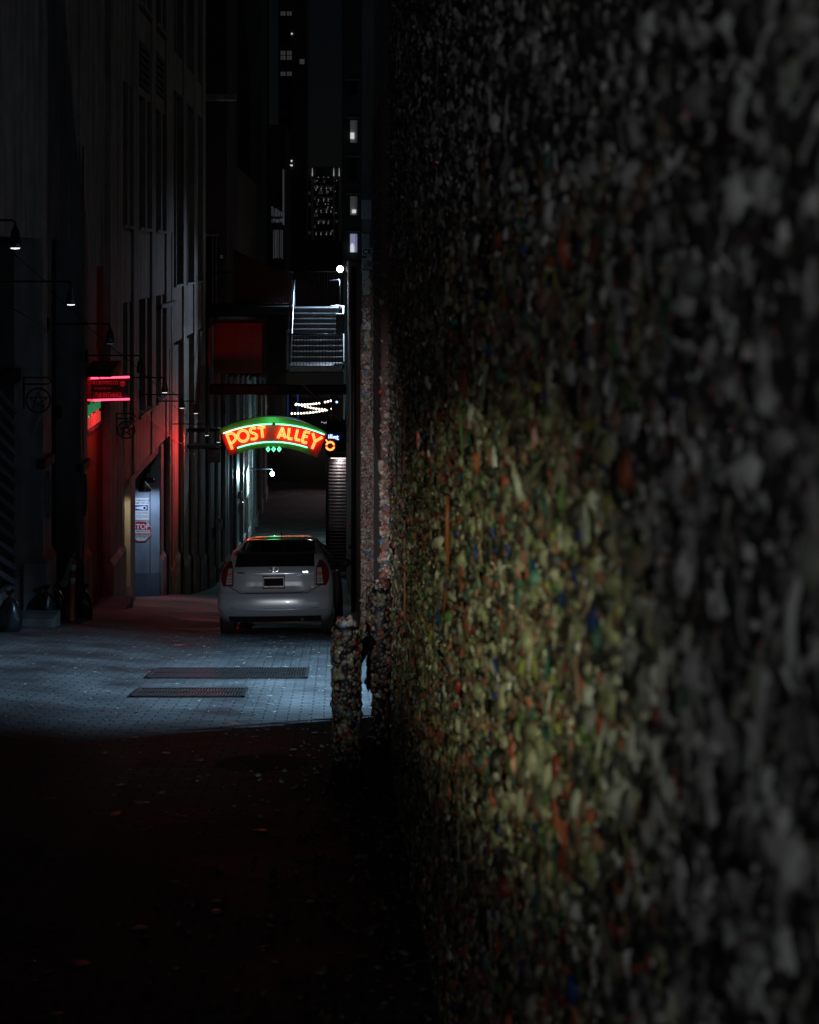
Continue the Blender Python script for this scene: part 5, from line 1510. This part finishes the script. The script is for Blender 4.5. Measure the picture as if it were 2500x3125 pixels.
# ================================================================== FAR END OF THE ALLEY
LF = P(831, 1446, 74.0)
fl = thing('far_wall_lamp', 'blazing cold lamp low on the left wall at the far alley end', 'lamp', (W, 74, LF.z))
MB().tube([(W - .02, 74, LF.z + .25), (LF.x, 74, LF.z + .25), (LF.x, 74, LF.z + .1)], .03, 7).build('bracket', 'iron', fl, smooth=True)
MB().lathe([(0, .12), (.07, .09), (.11, 0), (.07, -.09), (0, -.12)], LF, 14).build('globe', 'bulb_cyan', fl, smooth=True)
lamp('far_light', 'POINT', (LF.x, 73.75, LF.z), 650, (.50, .88, 1.0), fl, .08)
MB().bevbox(W + .03, W + .16, 71.2, 73.0, LF.z - .8, LF.z + .6, .02).build('lit_board', 'white_paint', fl)
yb = P(900, 1545, 1)
dY = d_of(1545, -2.2); xY = (900 - PX) * dY / F
yp_ = MB().lathe([(.09, -.05), (.09, .95), (.05, 1.02), (0, 1.03)], (xY, dY, gz(xY, dY)), 14).build('bollard', 'yellow_paint', smooth=True)
tag(yp_, 'thin yellow bollard standing on the far paving', 'bollard')
# shuttered garage on the right
dGa = d_of(1532, 0); 
a, b_ = P(1003, 1400, dGa), P(1062, 1532, dGa)
gb = thing('garage_building', 'low building with a lit metal roller shutter at the far right', 'building', (a.x, dGa, gz(0, dGa)))
MB().box(a.x - .12, a.x + 8, dGa + .1, dGa + 6, gz(0, dGa) - .5, HC(1330, dGa)).build('wall', 'dark_wall', gb)
sh = MB().box(a.x, b_.x, dGa + .05, dGa + .1, gz(0, dGa), a.z).build('roller_shutter', 'steel', gb)
nsl = 34
for k in range(nsl):
    z = gz(0, dGa) + (a.z - gz(0, dGa)) * k / nsl; h_ = (a.z - gz(0, dGa)) / nsl
    MB().tube([(a.x, dGa + .05, z + h_ / 2), (b_.x, dGa + .05, z + h_ / 2)], h_ * .46, 8).build('slat_or_light_stripe', 'shutter', sh, smooth=True)
MB().bevbox(a.x, b_.x, dGa - .5, dGa - .2, a.z + .1, a.z + .25, .02).build('light_hood', 'iron', gb)
MB().box(a.x + .1, b_.x - .1, dGa - .45, dGa - .25, a.z + .08, a.z + .1).build('light_strip', 'bulb_string', gb)
lamp('shutter_light', 'SPOT', (a.x + .5, dGa - .32, a.z + .05), 60, (1, .97, .95), gb, .1, aim=(a.x + .6, dGa + .1, a.z - .5), spot=120)
fs = thing('far_street_lamp', 'street lamp standing behind the brick building at the far square', 'lamp', (3.4, 99, gz(3, 99)))
MB().tube([(3.4, 99, gz(3, 99)), (3.4, 99, gz(3, 99) + 5.4), (2.6, 99, gz(3, 99) + 5.6)], .07, 8).build('pole', 'iron', fs, smooth=True)
MB().lathe([(.05, .16), (.2, .08), (.22, 0), (0, -.02)], (2.5, 99, gz(3, 99) + 5.5), 12).build('head', 'bulb_bell', fs, smooth=True)
lamp('far_street_light', 'SPOT', (2.5, 98.9, gz(3, 99) + 5.4), 520, (1.0, .72, .80), fs, .15, aim=(-2.5, 93, gz(0, 93)), spot=72, blend=.9)
# pole lamp over the far road and the string lights in the square beyond
dX = 118.
fb = thing('far_facade', 'dark facade with a pale balcony closing the view behind the string lights', 'building', (-3, 132, -14))
MB().box(-14, 9, 132, 140, -16, CZ - 8.5).build('wall', 'purple_wall', fb)
a, b_ = P(885, 1172, 131), P(1052, 1212, 131)
MB().box(a.x, b_.x, 130.6, 132, b_.z, b_.z + .25).build('balcony_slab', 'stone', fb)
for k in range(26):
    x = a.x + (b_.x - a.x) * k / 25
    MB().box(x - .03, x + .03, 130.7, 130.76, b_.z + .25, a.z).build('baluster', 'steel', fb)
MB().box(a.x, b_.x, 130.66, 130.8, a.z, a.z + .08).build('rail', 'steel', fb)
q0, q1 = P(864, 1190, 125), P(880, 1275, 125)
bp_ = MB().bevbox(q0.x, q1.x, 125, 125.3, q1.z - 3, q0.z, .02).build('blue_glow_strip', 'blue_light_glow')  # blue light on the wall put in as a glowing panel
tag(bp_, 'tall narrow blue glowing strip left of the string lights, blue light on the wall built as glow', 'streak')
q0, q1 = P(907, 1180, 126), P(911, 1285, 126)
bp_ = MB().bevbox(q0.x, q1.x, 126, 126.2, q1.z - 3, q0.z, .02).build('blue_glow_strip', 'blue_light_glow')
tag(bp_, 'very thin blue lit strip behind the string lights', 'streak')
strands = [((903, 1234), (1010, 1222), 'top strand of glowing string lights in the far square', 13), ((905, 1232), (1008, 1250), 'middle slanting strand of glowing string lights in the far square', 13), ((891, 1261), (1012, 1247), 'bottom strand of glowing string lights in the far square', 14)]
for p0_, p1_, lab, nb in strands:
    A, B = P(*p0_, dX), P(*p1_, dX + 2)
    t = thing('string_lights', lab, 'string lights', A, 'string lights zigzagging over the far square')
    pts = [A.lerp(B, k / 12) - Vector((0, 0, .10 * math.sin(math.pi * k / 12))) for k in range(13)]
    MB().tube([p + Vector((0, 0, .08)) for p in pts], .008, 5).build('cable', 'iron', t)
    for k in range(nb):
        q = A.lerp(B, k / (nb - 1)) - Vector((0, 0, .10 * math.sin(math.pi * k / (nb - 1)) + .03))
        MB().lathe([(0, .09), (.05, .06), (.085, 0), (.06, -.06), (0, -.085)], q, 8).build('bulb', 'bulb_string', t, smooth=True)
for px, y0 in ((888, 1215), (1014, 1215)):
    q = P(px, y0, dX + 1); o = MB().tube([(q.x, dX + 1, -14), (q.x, dX + 1, q.z + .4)], .06, 8).build('string_light_pole', 'iron', smooth=True)
    tag(o, 'thin dark pole at the %s end of the string lights' % ('left' if px < 950 else 'right'), 'pole')
random.seed(5)
t = thing('fairy_lights', 'small loose cluster of tiny white fairy lights below the string lights', 'string lights', P(1000, 1290, 110))
for k in range(9):
    q = P(982 + 6 * k + random.uniform(-2, 2), 1286 + random.uniform(-5, 5), 110)
    MB().lathe([(0, .05), (.05, 0), (0, -.05)], q, 6).build('bulb', 'bulb_tiny', t)
MB().tube([P(980, 1285, 110), P(1005, 1290, 110), P(1034, 1284, 110)], .008, 4).build('cable', 'iron', t)
q = P(1028, 1227, 112)
o = MB().lathe([(0, .1), (.09, .03), (.09, -.03), (0, -.1)], q, 10).build('blue_spotlight', 'neon_blue', smooth=True)
tag(o, 'small blue spotlight at the right end of the string lights', 'light')
for k, (px, py) in enumerate(((1032, 1610), (1032, 1670))):
    dq = 60 + 0 * k; q = P(px, py, dq)
    # red reflectors on the right-hand wall
    q.x = X2 + .02; dq = q.x * F / (px - PX + 12)
    q = P(px, py, 40); q.x = X2 + .03
    o = MB().bevbox(q.x - .04, q.x + .03, 40, 40.06, q.z - .05, q.z + .05, .01).build('reflector', 'sign_red')
    tag(o, '%s of two small red reflectors on the dark brick building' % ('upper', 'lower')[k], 'reflector')

# ================================================================== CITY BEHIND
def block(name, px0, px1, py0, d_, lab, mat='tower_dark', depth=12):
    a, b_ = P(px0, py0, d_), P(px1, py0, d_)
    t = thing(name, lab, 'building', ((a.x + b_.x) / 2, d_, -14))
    MB().box(a.x, b_.x, d_, d_ + depth, -16, a.z).build('wall', mat, t)
    return t
t = block('tower_block', 690, 800, -150, 95, 'black windowless tower block behind the walkway', depth=10)
# glass block with vertical reflections put in as faintly glowing strips
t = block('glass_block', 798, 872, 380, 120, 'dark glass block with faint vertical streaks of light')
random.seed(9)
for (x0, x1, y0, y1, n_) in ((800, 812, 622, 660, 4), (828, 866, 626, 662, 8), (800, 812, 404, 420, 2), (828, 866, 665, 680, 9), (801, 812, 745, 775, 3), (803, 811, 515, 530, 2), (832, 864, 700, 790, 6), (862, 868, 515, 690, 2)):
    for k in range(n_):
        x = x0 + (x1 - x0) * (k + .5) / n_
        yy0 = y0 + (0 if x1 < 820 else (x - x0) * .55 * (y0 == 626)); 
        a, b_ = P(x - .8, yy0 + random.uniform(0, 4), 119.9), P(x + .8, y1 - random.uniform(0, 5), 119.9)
        MB().box(a.x, b_.x, 119.9, 120, b_.z, a.z).build('dim_glow', random.choice(['dim_glow', 'window_or_reflection_dim']) if y0 not in (404, 622) else 'dim_glow', t)
t = block('apartment_tower', 850, 935, -200, 150, 'slim dark apartment tower with paired dim windows')
for k, (y, m_) in enumerate(((35, 'window_or_reflection_dim'), (155, 'window_or_reflection_dim'), (170, 'window_or_reflection_dim'), (219, 'window_or_reflection_dim'), (235, 'tower_dark'), (100, 'tower_dark'), (300, 'tower_dark'), (360, 'tower_dark'), (425, 'tower_dark'))):
    wn_ = None
    for x0, x1 in ((857, 871), (876, 890)):
        a, b_ = P(x0, y, 149.9), P(x1, y + (12 if m_ == 'window_or_reflection_dim' else 24), 149.9)
        wn_ = MB().box(a.x, b_.x, 149.9, 150, b_.z, a.z).build('window', m_ if m_ != 'tower_dark' else 'glass_dark', t)
        MB().box((a.x + b_.x) / 2 - .03, (a.x + b_.x) / 2 + .03, 149.84, 149.9, b_.z, a.z).build('mullion', 'iron', wn_)
for x, y in ((891, 103), (890, 491), (885, 504), (891, 505)):
    q = P(x, y, 149.8); MB().lathe([(0, .12), (.11, 0), (0, -.12)], q, 8).build('lamp', 'bulb_tiny', t)
q = P(922, 188, 149.9); MB().box(q.x - .25, q.x + .25, 149.85, 150, q.z - .25, q.z + .25).build('window', 'window_or_reflection_dim', t)
# pale tower with lit floors
dT = 400.
t = block('lit_tower', 935, 1038, 508, dT, 'distant pale tower with rows of lights and four bright roof beams', 'tower_dark', 30)
for x0, x1 in ((935, 939), (950, 957), (1016, 1022), (1033, 1038)):
    a, b_ = P(x0, 540, dT - .6), P(x1, 540, dT - .6)
    MB().box(a.x, b_.x, dT - .6, dT, -16, a.z).build('pier', 'tower', t)
    a, b_ = P((x0 + x1) / 2 - 1.4, 513, dT - .9), P((x0 + x1) / 2 + 1.4, 537, dT - .9)
    MB().add([(a.x + .08, dT - .9, a.z), (b_.x - .08, dT - .9, a.z), (b_.x, dT - .9, b_.z), (a.x, dT - .9, b_.z), (a.x + .08, dT - .7, a.z), (b_.x - .08, dT - .7, a.z), (b_.x, dT - .7, b_.z), (a.x, dT - .7, b_.z)],
             [(0, 3, 2, 1), (4, 5, 6, 7), (0, 1, 5, 4), (1, 2, 6, 5), (2, 3, 7, 6), (3, 0, 4, 7)]).build('roof_beam_light', 'uplight', t)
for k in range(12):
    y = 545 + 17.3 * k
    for x0, x1 in ((939, 950), (1022, 1033)):
        a, b_ = P(x0, y, dT - .3), P(x1, y + 4, dT - .3); MB().box(a.x, b_.x, dT - .3, dT, b_.z, a.z).build('spandrel', 'tower', t)
    if k % 2 == 0:
        a, b_ = P(957, y + 22, dT - .3), P(1016, y + 25, dT - .3); MB().box(a.x, b_.x, dT - .3, dT, b_.z, a.z).build('spandrel', 'tower', t)
random.seed(21)
wq = None
for r_ in range(10):
    for c_ in range(8):
        x0 = 958.5 + 7.2 * c_; y0 = 549 + 17.3 * r_
        a, b_ = P(x0, y0, dT - .2), P(x0 + 5.2, y0 + 9, dT - .2)
        MB().box(a.x, b_.x, dT - .2, dT, b_.z, a.z).build('window', 'window_faint' if random.random() < .35 else 'glass_dark', t)
    for x0 in (941, 1024.5):
        a, b_ = P(x0, y0 + 1, dT - .2), P(x0 + 7, y0 + 10, dT - .2)
        MB().box(a.x, b_.x, dT - .2, dT, b_.z, a.z).build('window', 'window_faint' if random.random() < .2 else 'glass_dark', t)
random.seed(22)
spots = [(972, 541), (988, 541), (1002, 541)]
for r_, y in enumerate((575, 608, 643, 677, 711)):
    xs_ = (965, 980, 996, 1010) if r_ % 2 == 0 else (972, 988, 1002)
    spots += [(x, y) for x in xs_] + [(x, y + 5) for x in xs_]
spots += [(968, 552), (968, 568), (1027, 551), (969, 573), (1001, 585), (993, 623), (1002, 623), (1001, 632), (999, 638), (1013, 633), (1026, 650), (1024, 584), (1014, 704)]
for x, y in spots:
    q = P(x, y, dT - 1.0); MB().lathe([(0, .10), (.07, 0), (0, -.10)], q, 6).build('floor_light', 'bulb_tiny', t)
# narrow hotel slab on the right with a stack of windows
dH = 100.
t = block('hotel_slab', 1046, 1170, -200, dH, 'narrow black slab at right with a vertical stack of lit windows')
for y0, y1, mt, lit in ((252, 285, 'glass_dark', None), (367, 435, 'window_or_reflection_dim', (1070, 405, 1081, 423)), (485, 550, 'glass_dark', None), (599, 656, 'window_or_reflection_dim', (1075, 640, 1087, 650)), (714, 770, 'window_violet', None)):
    a, b_ = P(1069, y0, dH - .1), P(1090, y1, dH - .1)
    w_ = MB().box(a.x, b_.x, dH - .1, dH, b_.z, a.z).build('window', mt, t)
    MB().box(a.x - .3, b_.x + .25, dH - .35, dH, a.z + .12, a.z + .2).build('lintel', 'stone', w_)
    MB().box(b_.x - .1, b_.x - .06, dH - .16, dH - .1, b_.z, a.z).build('frame', 'iron', w_)
    if lit:
        p0_, p1_ = P(lit[0], lit[1], dH - .2), P(lit[2], lit[3], dH - .2)
        MB().box(p0_.x, p1_.x, dH - .2, dH - .12, p1_.z, p0_.z).build('lit_pane', 'window_lit', w_)
q = P(1075, 757, dH - .2)
MB().lathe([(0, -.3), (.14, -.25), (.12, .15), (.05, .3), (0, .35)], (q.x, dH - .2, q.z), 10).build('window_lamp', 'window_lit', t, smooth=True)
t = block('low_block', 872, 1046, 735, 142, 'low dark block filling the gap behind the stair lamp', 'dark_wall')

# ================================================================== FLOOD LAMP that lights the gum wall (on the left facade, behind the viewer's shoulder)
zp_ = gz(-1.8, -2.8)
LW = Vector((-1.8, -2.8, CZ + .55))
fw = thing('pole_lamp', 'lamp post behind the viewer whose two heads light the gum wall', 'lamp', (LW.x - .3, LW.y - .1, zp_))
MB().tube([(LW.x - .3, LW.y - .1, zp_ - .1), (LW.x - .3, LW.y - .1, LW.z + .5)], [.07, .05], 10).build('pole', 'iron', fw, smooth=True)
for nm, tg, en, colr, sp_, of in (('wide', (GX, 4.5, CZ - 1.12), 720, (.94, 1.0, .60), 16, 0), ('near', (GX, 2.1, CZ - .15), 66, (.96, .98, 1.0), 70, .22), ('far', (-.5, 20.5, CZ - 3.65), 3100, (.96, .95, 1.0), 18.5, -.22)):
    q = LW + Vector((0, 0, of))
    MB().tube([(q.x - .3, q.y - .1, q.z), (q.x - .08, q.y - .08, q.z)], .025, 8).build('arm', 'iron', fw, smooth=True)
    MB().bevbox(q.x - .14, q.x + .10, q.y - .24, q.y - .10, q.z - .08, q.z + .09, .02).build('lamp_head', 'iron', fw)
    fl_ = lamp('flood_light', 'SPOT', q, en, colr, fw, .08, aim=tg, spot=sp_, blend=1.0)
    if nm == 'wide': fl_.scale = (1.2, .68, 1)      # beam squeezed to an oval to leave the gum above and below dark
near_wall = MB().box(W - 6, W - .4, -12, 9, gz(W, -12) - 4, CZ + 10).build('near_facade', 'stone_dark')
tag(near_wall, 'plain dark facade along the near left side of the alley', 'building')
